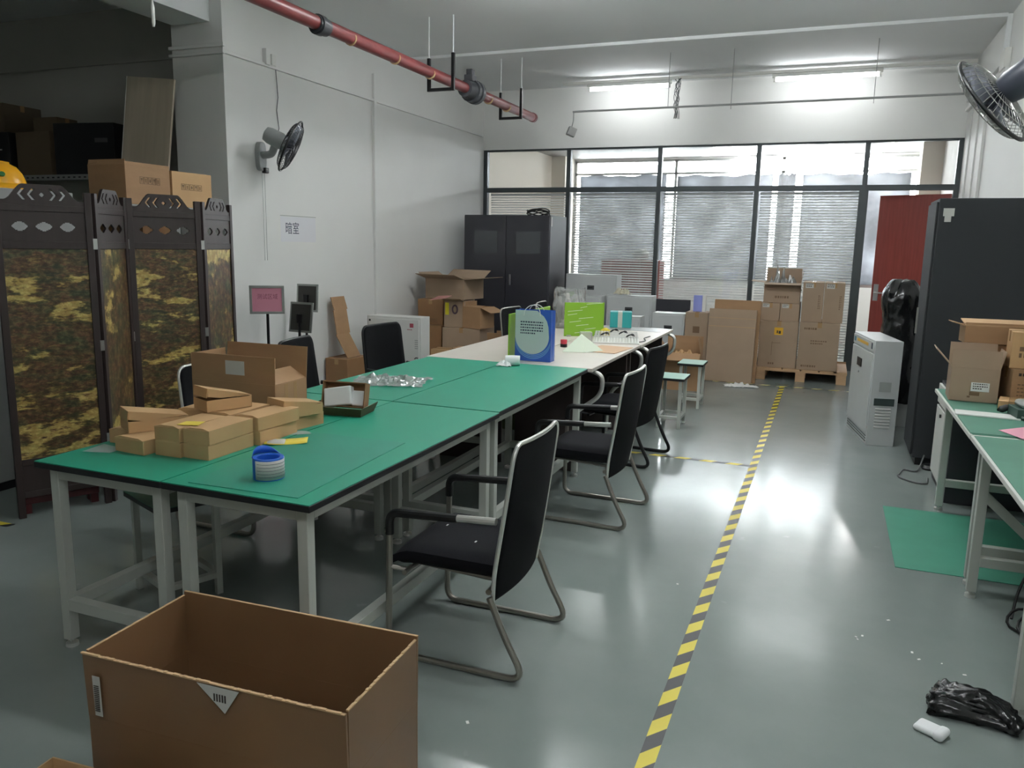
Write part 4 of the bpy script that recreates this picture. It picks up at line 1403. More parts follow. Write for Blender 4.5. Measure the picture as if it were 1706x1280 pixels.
t = thing('wire_rack', 'white wire rack full of small pins on the desk beside the green divider', 'rack', (-1.71, 6.85, 0.75), 14)
MB().bx(-0.2, 0.2, -0.24, 0.3, 0, 0.012).build('tray', PLASTICW, t, bevel=0.003)
mb = MB()
for i in range(15):
    for j in range(6):
        x, y = -0.18 + 0.36 * i / 14, -0.2 + 0.44 * j / 5
        mb.cyl((x, y, 0.012), (x, y, 0.06), 0.003, seg=5)
tag(mb.build('pins', PLASTICW, t), None, None, None, 'stuff')
mb = MB()
for j in range(6):
    y = -0.2 + 0.44 * j / 5
    mb.tube([(-0.19, y, 0.055), (0.19, y, 0.055)], 0.003, 5)
mb.build('wire', KNOBC, t)
for x, y in ((-0.1, -0.1), (0.06, 0.05), (-0.02, 0.2), (0.12, -0.18)):
    MB().tube([(x + 0.035 * math.cos(a_ * 0.55), y + 0.03 * math.sin(a_ * 0.55), 0.066 + 0.014 * math.sin(a_ * 0.9)) for a_ in range(11)], 0.005, 6).build('cable_loop', CABLE, t)
o = MB().tube(fillet([(-1.56, 6.75, 0.757), (-1.48, 6.8, 0.757), (-1.46, 6.95, 0.757), (-1.52, 7.1, 0.757), (-1.5, 7.3, 0.757)], 0.06), 0.0045, 6).build('cable', CABLE)
tag(o, 'black cable lying along the desk edge beside the wire rack', 'cable')
o = MB().bx(-0.16, 0.12, -0.2, 0.24, 0, 0.004).build('kraft_sheet', mat('kraft_board', (206, 172, 140), 0.7), bevel=0.001)
o.location, o.rotation_euler = (-1.6, 6.2, 0.7502), (0, 0, R(-6))
tag(o, 'sheet of pale brown board lying at the desk edge', 'board')
o = MB().slab([(-1.9, 5.9, 0.752), (-1.72, 5.94, 0.752), (-1.8, 6.08, 0.88)], 0.002)
o.slab([(-1.72, 5.94, 0.752), (-1.62, 6.1, 0.752), (-1.8, 6.08, 0.88)], 0.002)
tag(o.build('folded_paper', mat('pale_green_paper', (214, 224, 204), 0.6), smooth=0), 'tent of folded pale paper on the desk behind the bag', 'paper')
o = MB()
o.lathe([(0.0, 0), (0.05, 0.005), (0.06, 0.03), (0.045, 0.06), (0.015, 0.075)], None, 10)
o = o.build('yellow_cloth', mat('yellow_cloth', (222, 200, 60), 0.8), bevel=0.0)
o.location = (-1.9, 7.18, 0.75)
tag(o, 'crumpled yellow cloth at the foot of the green divider', 'cloth')
t = thing('marker_pot', 'small red and black pot between the bag and the green divider', 'pot', (-1.985, 6.2, 0.75))
MB().lathe([(0.026, 0), (0.028, 0.06), (0.024, 0.062)], None, 14).build('pot', mat('red_plastic', (196, 60, 78), 0.4), t)
MB().lathe([(0.0285, 0.0), (0.0288, 0.025), (0.028, 0.026)], None, 14).build('dark_band', BLACKPLAS, t)
o = MB().bx(-0.05, 0.05, -0.04, 0.04, 0, 0.09).build('clear_box', CLEARPL, None, bevel=0.004)
o.location, o.rotation_euler = (-1.92, 6.62, 0.75), (0, 0, R(25))
tag(o, 'small clear plastic box before the green divider', 'plastic box')
t = thing('desktop_device', 'white and black desktop device behind the narrow green divider', 'device', (-2.35, 6.35, 0.75), 5)
MB().bx(-0.14, 0.14, -0.1, 0.1, 0, 0.06).build('base', PAPERG, t, bevel=0.008)
MB().bx(-0.13, 0.13, -0.09, 0.09, 0.06, 0.075).build('dark_gap', BLACKPLAS, t)
MB().bx(-0.14, 0.14, -0.1, 0.1, 0.075, 0.13).build('lid', PLASTICW, t, bevel=0.01)

# ------------------------------------------------------------------ folding screen
PTS = [(-4.126, 2.951), (-3.9, 3.39), (-4.10, 3.80), (-3.905, 4.235), (-4.04, 4.68)]
scr = thing('folding_screen', 'four-panel carved dark wood folding screen with gold painted landscapes', 'folding screen', (PTS[2][0], PTS[2][1], 0))
for k in range(4):
    a, b = Vector((*PTS[k], 0)), Vector((*PTS[k + 1], 0))
    ax = (b - a).normalized()
    n = Vector((ax.y, -ax.x, 0))               # toward the room
    L = (b - a).length
    org = Vector((PTS[2][0], PTS[2][1], 0))

    def W(u, v, d, a=a, ax=ax, n=n, org=org):
        return a + ax * u + n * d + Vector((0, 0, v)) - org
    g = 0.006
    pw = 0.036
    fm = MB()
    sq = lambda u0, u1, v0, v1: [(u0, v0), (u1, v0), (u1, v1), (u0, v1)]
    for u0, u1 in ((g, g + pw), (L - g - pw, L - g)):
        fm.prism(sq(u0, u1, 0, 1.812), W, -0.014, 0.014)
    for v0, v1 in ((1.70, 1.735), (1.50, 1.54), (0.30, 0.335), (0.115, 0.15)):
        fm.prism(sq(g + pw, L - g - pw, v0, v1), W, -0.011, 0.011)
    panel = fm.build('frame', WOODDARK, scr, bevel=0.002)
    u0, u1 = g + pw, L - g - pw
    m_ = (u0 + u1) / 2
    # crest with shaped top and cut-outs, built as strips between the openings
    def crest_h(u):
        q = abs(u - m_) / ((u1 - u0) / 2)
        return 1.76 + 0.085 * (1 if q < 0.42 else max(0.0, 0.5 + 0.5 * math.cos(PI * min(1, (q - 0.42) / 0.48))))

    def cut(u, v):
        c = u - m_
        dv = v - 1.79
        if c * c + dv * dv < 0.011 ** 2:
            return True
        for cc in (0.052, 0.098):
            for s in (-1, 1):
                x = (c * s - cc)
                if abs(dv) < 0.03 and abs(x + abs(dv) * 0.75 - 0.011) < 0.0075:
                    return True
        return False

    def openwork(u, v):
        for cc in (-0.115, 0.0, 0.115):
            x, y = abs(u - m_ - cc), abs(v - 1.62)
            if (x / 0.042) ** 1.3 + (y / 0.026) ** 1.3 < 1 and not (x < 0.006 and y < 0.004 and False):
                return True
        return False

    def fretted(name, v0, v1, hfun, cutter, depth, nu, nv):
        mb = MB()
        du = (u1 - u0) / nu
        for i in range(nu):
            ua, ub = u0 + i * du, u0 + (i + 1) * du
            top = min(v1, hfun((ua + ub) / 2)) if hfun else v1
            dv = (v1 - v0) / nv
            run = None
            for j in range(nv + 1):
                va = v0 + j * dv
                solid = j < nv and va + dv * 0.5 < top and not cutter((ua + ub) / 2, va + dv / 2)
                if solid and run is None:
                    run = va
                if not solid and run is not None:
                    mb.prism([(ua, run), (ub, run), (ub, min(va, top)), (ua, min(va, top))], W, -depth, depth)
                    run = None
        return mb.build(name, WOODDARK, scr, smooth=0)
    fretted('crest', 1.735, 1.85, crest_h, cut, 0.008, 96, 40)
    fretted('fret_panel', 1.54, 1.70, None, openwork, 0.006, 80, 32)
    PM = painting_material('gold_landscape_panel_%s' % 'abcd'[k], 3.0 + 7 * k, 1.0, 3.4 if k in (0, 2) else 1.3)
    MB().prism(sq(u0, u1, 0.335, 1.50), W, -0.004, 0.004).build('painted_panel', PM, scr, smooth=0)
    MB().prism(sq(u0, u1, 0.15, 0.30), W, -0.006, 0.006).build('lower_panel', WOODDARK, scr, smooth=0)
    if k < 3:
        for v in (1.53, 0.95, 0.4):
            MB().prism(sq(L - 0.011, L + 0.011, v - 0.03, v + 0.03), W, 0.014, 0.017).build('hinge', KNOBC, scr)
o = MB()
o.bar((-4.14, 3.1, 0.105), (-4.08, 3.75, 0.105), 0.05, 0.05).bar((-4.135, 3.14, 0.0), (-4.135, 3.14, 0.085), 0.05, 0.05, up=(0, 1, 0)).bar((-4.085, 3.7, 0.0), (-4.085, 3.7, 0.085), 0.05, 0.05, up=(0, 1, 0))
o2 = MB()
t = thing('wooden_bench', 'low red-brown wooden bench behind the foot of the folding screen', 'bench', (-4.12, 3.215, 0), -27)
MB().bx(-0.06, 0.06, -0.2, 0.2, 0.055, 0.095).build('seat', REDWOODLEG, t, bevel=0.004)
for sx in (-0.035, 0.035):
    for sy in (-0.175, 0.175):
        MB().bx(sx - 0.02, sx + 0.02, sy - 0.02, sy + 0.02, 0, 0.055).build('leg', REDWOODLEG, t)

# ------------------------------------------------------------------ storage behind the screen
t = thing('steel_cabinet', 'grey steel cabinet mostly hidden behind the folding screen', 'cabinet', (-5.15, 3.55, 0), 0)
MB().bx(-0.5, 0.5, -0.35, 0.35, 0.06, 1.85).build('body', PALEGREY, t, bevel=0.004)
MB().bx(-0.47, 0.47, -0.33, 0.33, 0, 0.06).build('plinth', BLACKEDGE, t)
for s in (-1, 1):
    MB().bx(0.01 if s > 0 else -0.49, 0.49 if s > 0 else -0.01, -0.365, -0.35, 0.1, 1.82).build('door', PALEGREY, t, bevel=0.003)
t = thing('hard_hat', 'yellow hard hat resting above the folding screen', 'helmet', (-4.87, 3.55, 1.85), 20)
MB().lathe([(0.165, 0.03), (0.155, 0.06), (0.14, 0.1), (0.11, 0.14), (0.06, 0.165), (0.0, 0.172)], None, 32).build('shell', HELMET, t, smooth=60)
MB().lathe([(0.15, 0.0), (0.185, 0.0), (0.185, 0.012), (0.165, 0.035), (0.15, 0.03)], None, 32).build('brim', HELMET, t)
MB().bx(-0.012, 0.012, -0.12, 0.12, 0.15, 0.178).build('ridge', HELMET, t, bevel=0.006)
_M = Matrix.Translation((0.105, -0.105, 0.085)) @ Euler((R(62), 0, R(45))).to_matrix().to_4x4()
MB().lathe([(0.0, 0.0), (0.016, 0.0), (0.016, 0.008), (0.0, 0.008)], _M, 16).build('badge', mat('green_badge', (60, 130, 70), 0.5), t)


def rack(label, loc, w, d, H, shelves):
    t = thing('storage_rack', label, 'shelving', loc)
    for sx in (-1, 1):
        for sy in (-1, 1):
            MB().bx(sx * w / 2 - 0.02, sx * w / 2 + 0.02, sy * d / 2 - 0.02, sy * d / 2 + 0.02, 0, H).build('upright', PALEGREY, t)
    for z in shelves:
        sh = MB().bx(-w / 2 + 0.0, w / 2 - 0.0, -d / 2, d / 2, z - 0.012, z).bx(-w / 2 + 0.02, w / 2 - 0.02, -d / 2 - 0.022, -d / 2 - 0.02, z - 0.05, z).build('shelf', PALEGREY, t)
        hl = MB()
        x = -w / 2 + 0.08
        while x < w / 2 - 0.05:
            hl.bx(x, x + 0.03, -d / 2 - 0.0235, -d / 2 - 0.022, z - 0.033, z - 0.02)
            x += 0.07
        hl.build('slot_row', BLACKEDGE, sh, smooth=0)
    return t


rack('slotted steel shelf in the dark bay under the black cases', (-7.5, 6.02, 0), 2.6, 0.5, 2.155, (0.5, 1.3, 2.155))
rack('steel shelf behind the folding screen under the two printed cartons', (-4.8, 4.71, 0), 0.5, 0.98, 1.8, (0.5, 1.2, 1.8))
t = carton('cardboard_box', 'printed carton with an open top above the folding screen, in front of the wood board', (-4.78, 4.495, 1.803), 90, 0.405, 0.35, 0.27, {'f': (-3, 0.02), 'b': (-80, 0.1), 'l': (-12, 0.035), 'r': (-85, 0.1)}, CARD)
icons(t, -0.08, 0.11, 0.145, 0.195, -0.1755)
sticker(t, -0.2035, -0.2025, 0.16, 0.2, 0.1, INKSOFT, 'print')
t = carton('cardboard_box', 'closed printed carton above the screen on the pillar side', (-4.78, 4.925, 1.803), 90, 0.41, 0.35, 0.262, None, CARDL)
icons(t, -0.12, 0.1, 0.13, 0.175, -0.1755)
o = MB().bx(-0.23, 0.23, -0.012, 0.012, 0, 1.15).build('wood_board', BOARDWOOD, None, bevel=0.002)
o.location, o.rotation_euler = (-5.72, 5.5, 1.803), (R(-5), R(4.5), R(10))
# the board stands on its own crate
tag(o, 'pale wood board with white edge leaning beside the pillar', 'board')
MB().bx(-0.236, -0.23, -0.0125, 0.0125, 0, 1.15).build('edge_strip', PLASTICW, o)
t = carton('cardboard_box', 'tall hidden carton behind the screen supporting the wood board', (-5.8, 5.5, 0), 0, 0.55, 0.4, 1.8, None, CARDD)

DARKCASE = mat('black_equipment_case', (22, 23, 26), 0.5)
t = carton('equipment_case', 'black case with pale print on the bay shelf over the hard hat', (-8.25, 6.02, 2.158), 3, 0.92, 0.42, 0.43, None, DARKCASE, tape=False)
MB().bx(0.2, 0.26, -0.2118, -0.2104, 0.29, 0.33).build('emblem', mat('dull_red_print', (150, 70, 60), 0.6), t, smooth=0)
dashes(MB(), 0.16, 0.36, 0.22, 0.265, -0.2104, 2, 4, 0.5).build('lettering', PAPERG, t, smooth=0)
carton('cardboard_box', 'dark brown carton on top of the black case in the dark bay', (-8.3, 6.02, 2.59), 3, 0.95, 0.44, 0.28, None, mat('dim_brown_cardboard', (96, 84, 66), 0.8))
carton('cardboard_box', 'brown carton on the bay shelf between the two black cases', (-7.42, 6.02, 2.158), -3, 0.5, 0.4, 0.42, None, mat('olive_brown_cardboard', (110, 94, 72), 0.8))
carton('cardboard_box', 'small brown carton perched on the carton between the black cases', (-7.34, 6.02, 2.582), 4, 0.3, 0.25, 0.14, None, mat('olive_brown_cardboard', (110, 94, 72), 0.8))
t = carton('equipment_case', 'black case on the bay shelf beside the wood board', (-6.78, 6.02, 2.158), 10, 0.66, 0.4, 0.48, None, DARKCASE, tape=False)
MB().bx(0.12, 0.26, -0.2018, -0.2004, 0.3, 0.34).build('print', mat('grey_print', (84, 84, 84), 0.6), t, smooth=0)

# ------------------------------------------------------------------ long wall: signs, paper, cabinets, cartons
t = thing('wall_notice', 'white paper notice with two characters on the long wall', 'notice', (-5.0, 6.775, 1.68))
MB().bx(0.0005, 0.0015, -0.285, 0.285, -0.125, 0.12).build('sheet', mat('notice_paper', (224, 224, 228), 0.6), t, smooth=0)
MB().bx(0.0, 0.003, -0.29, 0.29, 0.125, 0.131).build('top_strip', GREYPL, t)
text('lettering', '暗室', 0.125, NAVY, t, (0.0018, -0.105, 0.0), FACE_X, 0.0003, 0.9)


def sign_stand(label, loc, rz, w, hgt, zc, paper, body_text=None, tilt=0):
    t = thing('sign_stand', label, 'sign', loc, rz, 'sign stands by the long wall')
    M = Matrix.Translation((0, 0, zc)) @ Euler((R(tilt), 0, 0)).to_matrix().to_4x4()
    f = MB()
    b = 0.022
    f.bx(-w / 2, w / 2, -0.012, 0.0, -hgt / 2, -hgt / 2 + b, M).bx(-w / 2, w / 2, -0.012, 0.0, hgt / 2 - b, hgt / 2, M)
    f.bx(-w / 2, -w / 2 + b, -0.012, 0.0, -hgt / 2 + b, hgt / 2 - b, M).bx(w / 2 - b, w / 2, -0.012, 0.0, -hgt / 2 + b, hgt / 2 - b, M)
    fr_ = f.build('frame', mat('sign_frame_silver', (170, 174, 170), 0.3, 0.6), t, bevel=0.002)
    MB().bx(-w / 2 + b, w / 2 - b, -0.006, -0.004, -hgt / 2 + b, hgt / 2 - b, M).build('poster', paper, fr_, smooth=0)
    MB().bx(-w / 2 + 0.02, w / 2 - 0.02, 0.0, 0.004, -hgt / 2 + 0.02, hgt / 2 - 0.02, M).build('back_plate', mat('dark_sign_back', (58, 56, 52), 0.5), fr_)
    MB().cyl((0, 0.022, 0.01), (0, 0.022, zc - 0.02), 0.0125, seg=12).bx(-0.02, 0.02, 0.006, 0.035, zc - 0.05, zc + 0.03).build('pole', BLACKTUBE, t)
    MB().lathe([(0.13, 0.0), (0.13, 0.008), (0.05, 0.016), (0.015, 0.03)], Matrix.Translation((0, 0.022, 0)), 28).build('base', BLACKTUBE, t)
    if body_text:
        text('lettering', body_text, 0.052, REDDISH, fr_, (0.004, -0.0065, zc + 0.025), FACE_Y, 0.0004, 0.85)
    return t


sign_stand('pink sign in a silver frame on a black pole by the pillar', (-4.6, 5.75, 0), 36, 0.295, 0.25, 1.05, PINK, '测试区域')
sign_stand('dark backed metal sign turned away, the lower of the two together', (-4.52, 6.12, 0), 215 - 38, 0.26, 0.28, 0.87, PAPERG, None, 8)
sign_stand('dark backed metal sign turned away, the higher of the two together', (-4.72, 6.5, 0), 215 - 32, 0.24, 0.27, 1.02, PAPERG, None, 5)
t = thing('wall_switch', 'white wall phone unit on the long wall behind the sign backs', 'wall unit', (-5.0, 7.01, 0.955))
MB().bx(0, 0.03, -0.06, 0.06, -0.1, 0.1).build('housing', PLASTICW, t, bevel=0.01)
MB().bx(0.03, 0.045, -0.02, 0.02, -0.08, 0.08).build('handset', PLASTICW, t, bevel=0.008)

# folded cardboard leaning on the wall, on a small carton
carton('cardboard_box', 'small brown carton on the floor under the leaning folded cardboard', (-4.83, 7.34, 0), 0, 0.28, 0.4, 0.33, None, CARDD)
mb = MB()
pth = [(-4.93, 0.98), (-4.90, 0.84), (-4.87, 0.58), (-4.74, 0.335)]
for (x0, z0), (x1, z1) in zip(pth[:-1], pth[1:]):
    mb.slab([(x0, 7.2, z0), (x1, 7.22, z1), (x1, 7.47, z1), (x0, 7.45, z0 + 0.0)], 0.008)
tag(mb.build('folded_cardboard', CARD, smooth=0), 'bent strip of folded cardboard leaning on the long wall', 'cardboard')

def metal_cabinet(name, label, loc, rz, w, d, h, m, handle='recess', group=None, zbase=0.0, vents=False, header=False):
    t = thing(name, label, 'cabinet', loc, rz, group)
    hx, hy = w / 2, d / 2
    MB().bx(-hx, hx, -hy, hy, zbase, h).build('body', m, t, bevel=0.004)
    top = h - (0.1 if header else 0.025)
    dr = MB().bx(-hx + 0.02, hx - 0.02, -hy - 0.012, -hy, zbase + 0.03, top).build('door', m, t, bevel=0.003)
    if handle == 'recess':
        hh = MB().bx(-0.05, 0.05, -hy - 0.018, -hy - 0.012, h - 0.21, h - 0.15).build('handle', mat('dark_handle_plate', (70, 72, 74), 0.4), dr, bevel=0.003)
        MB().bx(-0.03, 0.03, -hy - 0.022, -hy - 0.018, h - 0.188, h - 0.172).build('latch', BLACKPLAS, dr)
    return t


GG = 'light grey metal cabinets by the partition'
metal_cabinet('metal_cabinet', 'tallest light grey metal cabinet next to the black cabinet', (-3.03, 10.74, 0), 0, 0.72, 0.27, 1.19, GREYCAB, group=GG)
metal_cabinet('metal_cabinet', 'light grey metal cabinet behind the clear bag of bottles', (-3.08, 10.36, 0), 0, 0.6, 0.24, 0.92, GREYCAB, group=GG)
metal_cabinet('metal_cabinet', 'light grey metal cabinet behind the teal carton', (-2.385, 10.3, 0), 0, 0.6, 0.26, 0.95, GREYCAB, group=GG)
metal_cabinet('metal_cabinet', 'low light grey metal cabinet beside the brown carton with the blue folder', (-1.81, 10.0, 0), 0, 0.4, 0.26, 0.77, GREYCAB, group=GG)
metal_cabinet('metal_cabinet', 'lowest light grey metal cabinet, just behind the teal carton', (-2.26, 9.62, 0), 0, 0.36, 0.24, 0.74, GREYCAB, group=GG)
o = crumple(12, 10, -2.52, 10.3, 0.951, 0.2, 0.18, 0.14, 5.5)
tag(o.build('crumpled_paper', mat('cream_paper', (206, 200, 176), 0.8), None, solid=0.001), 'crumpled cream paper on top of a light grey cabinet', 'paper')
t = thing('dark_screen', 'dark panel standing against the partition under the third blind', 'panel', (-2.02, 11.2, 0))
MB().bx(-0.26, 0.26, -0.02, 0.02, 0.3, 0.86).build('panel', BLACKCAB, t, bevel=0.004)
for s in (-0.2, 0.2):
    MB().bx(s - 0.02, s + 0.02, -0.08, 0.08, 0, 0.3).build('foot', BLACKCAB, t)

# black two-door cabinet
t = thing('storage_cabinet', 'black two-door cabinet with glazed doors in the far corner', 'cabinet', (-4.135, 10.55, 0))
MB().bx(-0.63, 0.63, -0.34, 0.35, 0.05, 1.965).build('body', BLACKCAB, t, bevel=0.004)
MB().bx(-0.61, 0.61, -0.32, 0.34, 0, 0.05).build('plinth', BLACKEDGE, t)
for s in (-1, 1):
    a, b = (0.004, 0.622) if s > 0 else (-0.622, -0.004)
    d = MB().bx(a, b, -0.36, -0.34, 0.08, 1.95).build('door', BLACKCAB, t, bevel=0.003)
    MB().bx(a + 0.15, b - 0.12, -0.3625, -0.3602, 1.45, 1.75).build('pane', DARKGLASS, d, smooth=0)
    hx = 0.07 if s > 0 else -0.54
    MB().bx(hx - 0.013, hx + 0.013, -0.372, -0.36, 1.02, 1.17).build('handle', KNOBC, d, bevel=0.003)
MB().bx(0.6305, 0.632, -0.3, -0.27, 1.82, 1.94).build('paper_tag', PAPERG, t)
mb = MB()
for k in range(4):
    mb.tube([(0.16 * math.cos(a_ * 0.33 + k), 0.1 * math.sin(a_ * 0.33 + k), 0.012 + 0.02 * k + 0.02 * math.sin(a_ * 0.7 + k)) for a_ in range(20)], 0.008, 6)
o = mb.build('cable_coil', CABLE)
o.location = (-3.75, 10.4, 1.967)
tag(o, 'coil of black cable on top of the black cabinet', 'cable')

# white metal cabinet standing on a dark low bench
t = thing('low_stand', 'low dark stand beneath the white metal cabinet', 'stand', (-4.4, 7.72, 0), 2)
MB().bx(-0.33, 0.33, -0.13, 0.13, 0.2, 0.25).build('top', BLACKEDGE, t)
for sx in (-0.29, 0.29):
    for sy in (-0.09, 0.09):
        MB().bx(sx - 0.02, sx + 0.02, sy - 0.02, sy + 0.02, 0, 0.2).build('leg', BLACKEDGE, t)
t = metal_cabinet('metal_cabinet', 'white metal cabinet with a small red emblem beside the long wall', (-4.4, 7.72, 0.25), 2, 0.66, 0.22, 0.52, WHITECAB, handle=None)
MB().bx(0.2, 0.245, -0.1235, -0.1221, 0.41, 0.455).build('emblem', mat('dull_red_emblem', (150, 60, 74), 0.5), t, smooth=0)
dashes(MB(), 0.17, 0.275, 0.38, 0.392, -0.1222, 1, 8, 0.8).build('lettering', mat('dull_red_emblem', (150, 60, 74), 0.5), t, smooth=0)
mb = MB()
for k in range(5):
    mb.bx(0.26, 0.3, -0.1235, -0.1221, 0.18 + 0.022 * k, 0.19 + 0.022 * k)
mb.build('vent', GREYPL, t)
MB().cyl((-0.29, -0.11, 0.47), (-0.29, -0.125, 0.47), 0.012, seg=12).cyl((-0.28, -0.11, 0.06), (-0.28, -0.125, 0.06), 0.01, seg=12).build('lock', BLACKPLAS, t)
MB().tube([(0.26, -0.125, 0.07), (0.28, -0.14, 0.085), (0.3, -0.125, 0.08)], 0.006, 6).build('latch', BLACKPLAS, t)

# heap of cartons in the corner
BG = 'brown cartons heaped in the far corner'
carton('cardboard_box', 'floor-level carton of the corner heap next to the white metal cabinet', (-4.69, 9.15, 0), 0, 0.46, 0.5, 0.55, None, CARDD, group=BG)
carton('cardboard_box', 'floor-level carton in the middle of the corner heap', (-4.19, 9.13, 0), 3, 0.5, 0.52, 0.54, None, CARDG, group=BG)
t = carton('cardboard_box', 'upper carton of the corner heap against the long wall', (-4.64, 9.17, 0.552), -2, 0.36, 0.42, 0.32, None, CARDD, group=BG)
icons(t, -0.1, 0.1, 0.03, 0.08, -0.2104)
t = carton('cardboard_box', 'upper carton of the corner heap with the yellow tape strip', (-4.30, 9.09, 0.545), 3, 0.27, 0.36, 0.325, {'f': (75, 0.16), 'b': (-80, 0.1)}, CARDG, group=BG)
MB().bx(-0.12, -0.07, -0.1812, -0.1801, 0.15, 0.3).build('yellow_tape', mat('bright_yellow_tape', (222, 212, 40), 0.5), t, smooth=0)
MB().tube([(0.01 + 0.032 * math.cos(2 * PI * k / 20), -0.1806, 0.22 + 0.05 * math.sin(2 * PI * k / 20)) for k in range(20)], 0.012, 5, closed=True).build('print', mat('plum_print', (86, 66, 78), 0.6), t)
t = carton('cardboard_box', 'small open upper carton of the corner heap showing pale contents', (-4.01, 9.02, 0.545), -12, 0.27, 0.3, 0.26, {'f': (-80, 0.1), 'r': (110, 0.17), 'l': (0, 0.06)}, CARD, group=BG)
t = carton('cardboard_box', 'wide open carton with spread flaps on top of the corner heap', (-4.46, 9.27, 0.88), -10, 0.6, 0.44, 0.25, {'f': (74, 0.22), 'b': (60, 0.2), 'l': (60, 0.14), 'r': (84, 0.3)}, CARDG, group=BG)
o = MB().slab([(-4.5, 8.66, 0.885), (-4.3, 8.7, 0.915), (-4.28, 8.82, 0.94), (-4.45, 8.8, 0.93)], 0.004)
tag(o.build('printed_leaflet', mat('pink_print_paper', (196, 140, 132), 0.6), smooth=0), 'pink printed leaflet lying on an open flap of the corner heap', 'paper')
carton('cardboard_box', 'low open carton at the aisle end of the corner heap', (-3.72, 9.2, 0), 6, 0.34, 0.4, 0.42, {'f': (20, 0.08), 'r': (12, 0.1), 'b': (5, 0.06)}, CARD, group=BG)
carton('cardboard_box', 'small pale carton on the floor before the corner heap', (-4.33, 8.68, 0), 2, 0.22, 0.22, 0.3, None, CARDL, group=BG)
carton('cardboard_box', 'low carton standing before the middle of the corner heap', (-4.0, 8.7, 0), 2, 0.34, 0.2, 0.33, None, CARD, group=BG)

# ------------------------------------------------------------------ pallet and cartons by the partition
t = thing('wooden_pallet', 'pale wooden pallet under the stacked cartons by the partition', 'pallet', (-0.23, 10.5, 0))
mb = MB()
for y in (-0.36, 0.0, 0.36):
    MB().bx(-0.52, 0.52, y - 0.06, y + 0.06, 0.115, 0.135).build('board', PALLET, t)
for k in range(6):
    x = -0.52 + 1.04 * k / 5
    MB().bx(x - 0.095 + (0.095 if k == 0 else 0) - (0.055 if k == 5 else 0), x + 0.095 + (0.015 if k == 0 else 0) - (0.095 if k == 5 else 0), -0.42, 0.42, 0.135, 0.152).build('deck_board', PALLET, t)
MB().bx(-0.52, 0.52, 0.421, 0.44, 0.0, 0.17).build('glare_stop_board', PALLET, t)  # added board, stops window glare showing under the pallet deck
for x in (-0.46, 0.0, 0.46):
    for y in (-0.36, 0, 0.29):
        MB().bx(x - 0.055, x + 0.055, y - 0.055, y + 0.055, 0, 0.115).build('block', PALLET, t)
PG = 'cartons stacked on the pallet'
t = carton('cardboard_box', 'big lower carton on the pallet with the orange-yellow label', (-0.52, 10.42, 0.153), 1, 0.445, 0.6, 0.565, None, CARDG, group=PG)
s_ = MB().bx(-0.05, 0.05, -0.3012, -0.3002, 0.4, 0.49).build('label', ORANGELAB, t, smooth=0)
MB().bx(-0.022, -0.008, -0.3018, -0.3012, 0.42, 0.455).bx(0.0, 0.026, -0.3018, -0.3012, 0.415, 0.45).build('print', INK, s_, smooth=0)
dashes(MB(), -0.1, 0.0, 0.03, 0.06, -0.3002, 1, 3, 0.8).build('print', INKSOFT, t, smooth=0)
mb = MB().bx(-0.07, -0.066, -0.3008, -0.3, 0.15, 0.32).bx(-0.066, 0.03, -0.3008, -0.3, 0.3, 0.305)
mb.build('print', INKSOFT, t, smooth=0)
t = carton('cardboard_box', 'big lower carton on the pallet beneath the tall narrow pair', (-0.055, 10.4, 0.153), 0, 0.45, 0.6, 0.57, None, CARDG, group=PG)
dashes(MB(), -0.17, 0.05, 0.48, 0.51, -0.3002, 1, 9, 0.8).build('print', INKSOFT, t, smooth=0)
dashes(MB(), -0.18, 0.0, 0.03, 0.06, -0.3002, 1, 2, 0.8).build('print', INKSOFT, t, smooth=0)
dashes(MB(), -0.09, 0.09, 0.3, 0.36, -0.3002, 2, 12, 0.5).build('print', INKSOFT, t, smooth=0)
for k, (x, w_, h_, lab) in enumerate(((-0.635, 0.22, 0.215, 'short carton on the pallet, under the open one, at its outer end'),
                                     (-0.41, 0.22, 0.215, 'short carton on the pallet, under the open one, in the middle'))):
    t = carton('cardboard_box', lab, (x, 10.42, 0.7185), 0, w_, 0.5, h_, None, CARDG, group=PG)
    sticker(t, -0.09, -0.01, h_ - 0.055, h_ - 0.01, -0.25, PAPERG, rows=2, seed=k)
for k, (x, w_, h_, lab) in enumerate(((-0.16, 0.235, 0.475, 'tall narrow carton on the pallet beside the open one'),
                                     (0.075, 0.225, 0.475, 'tall narrow carton at the doorway end of the pallet'))):
    t = carton('cardboard_box', lab, (x, 10.42, 0.7235), 0, w_, 0.5, h_, None, CARDG, group=PG)
    sticker(t, -0.09, 0.0, h_ - 0.07, h_ - 0.015, -0.25, PAPERG, rows=2, seed=4 + k)
    dashes(MB(), 0.06, 0.085, 0.15, 0.32, -0.2502, 8, k, 0.5).build('print', INKSOFT, t, smooth=0)
t = carton('cardboard_box', 'open carton full of clear plastic on top of the pallet stack', (-0.52, 10.42, 0.9345), 1, 0.42, 0.4, 0.24, {'f': (98, 0.12), 'b': (4, 0.17), 'l': (84, 0.16), 'r': (8, 0.14)}, CARDG, group=PG)
dashes(MB(), -0.08, 0.12, 0.05, 0.085, -0.2002, 1, 6, 0.8).build('print', INKSOFT, t, smooth=0)
o = crumple(20, 16, -0.52, 10.42, 1.06, 0.4, 0.34, 0.34, 2.7)
tag(o.build('plastic_wrap', CLEARPL, None, smooth=25), 'clear plastic wrap bulging out of the open carton on the pallet', 'plastic film')

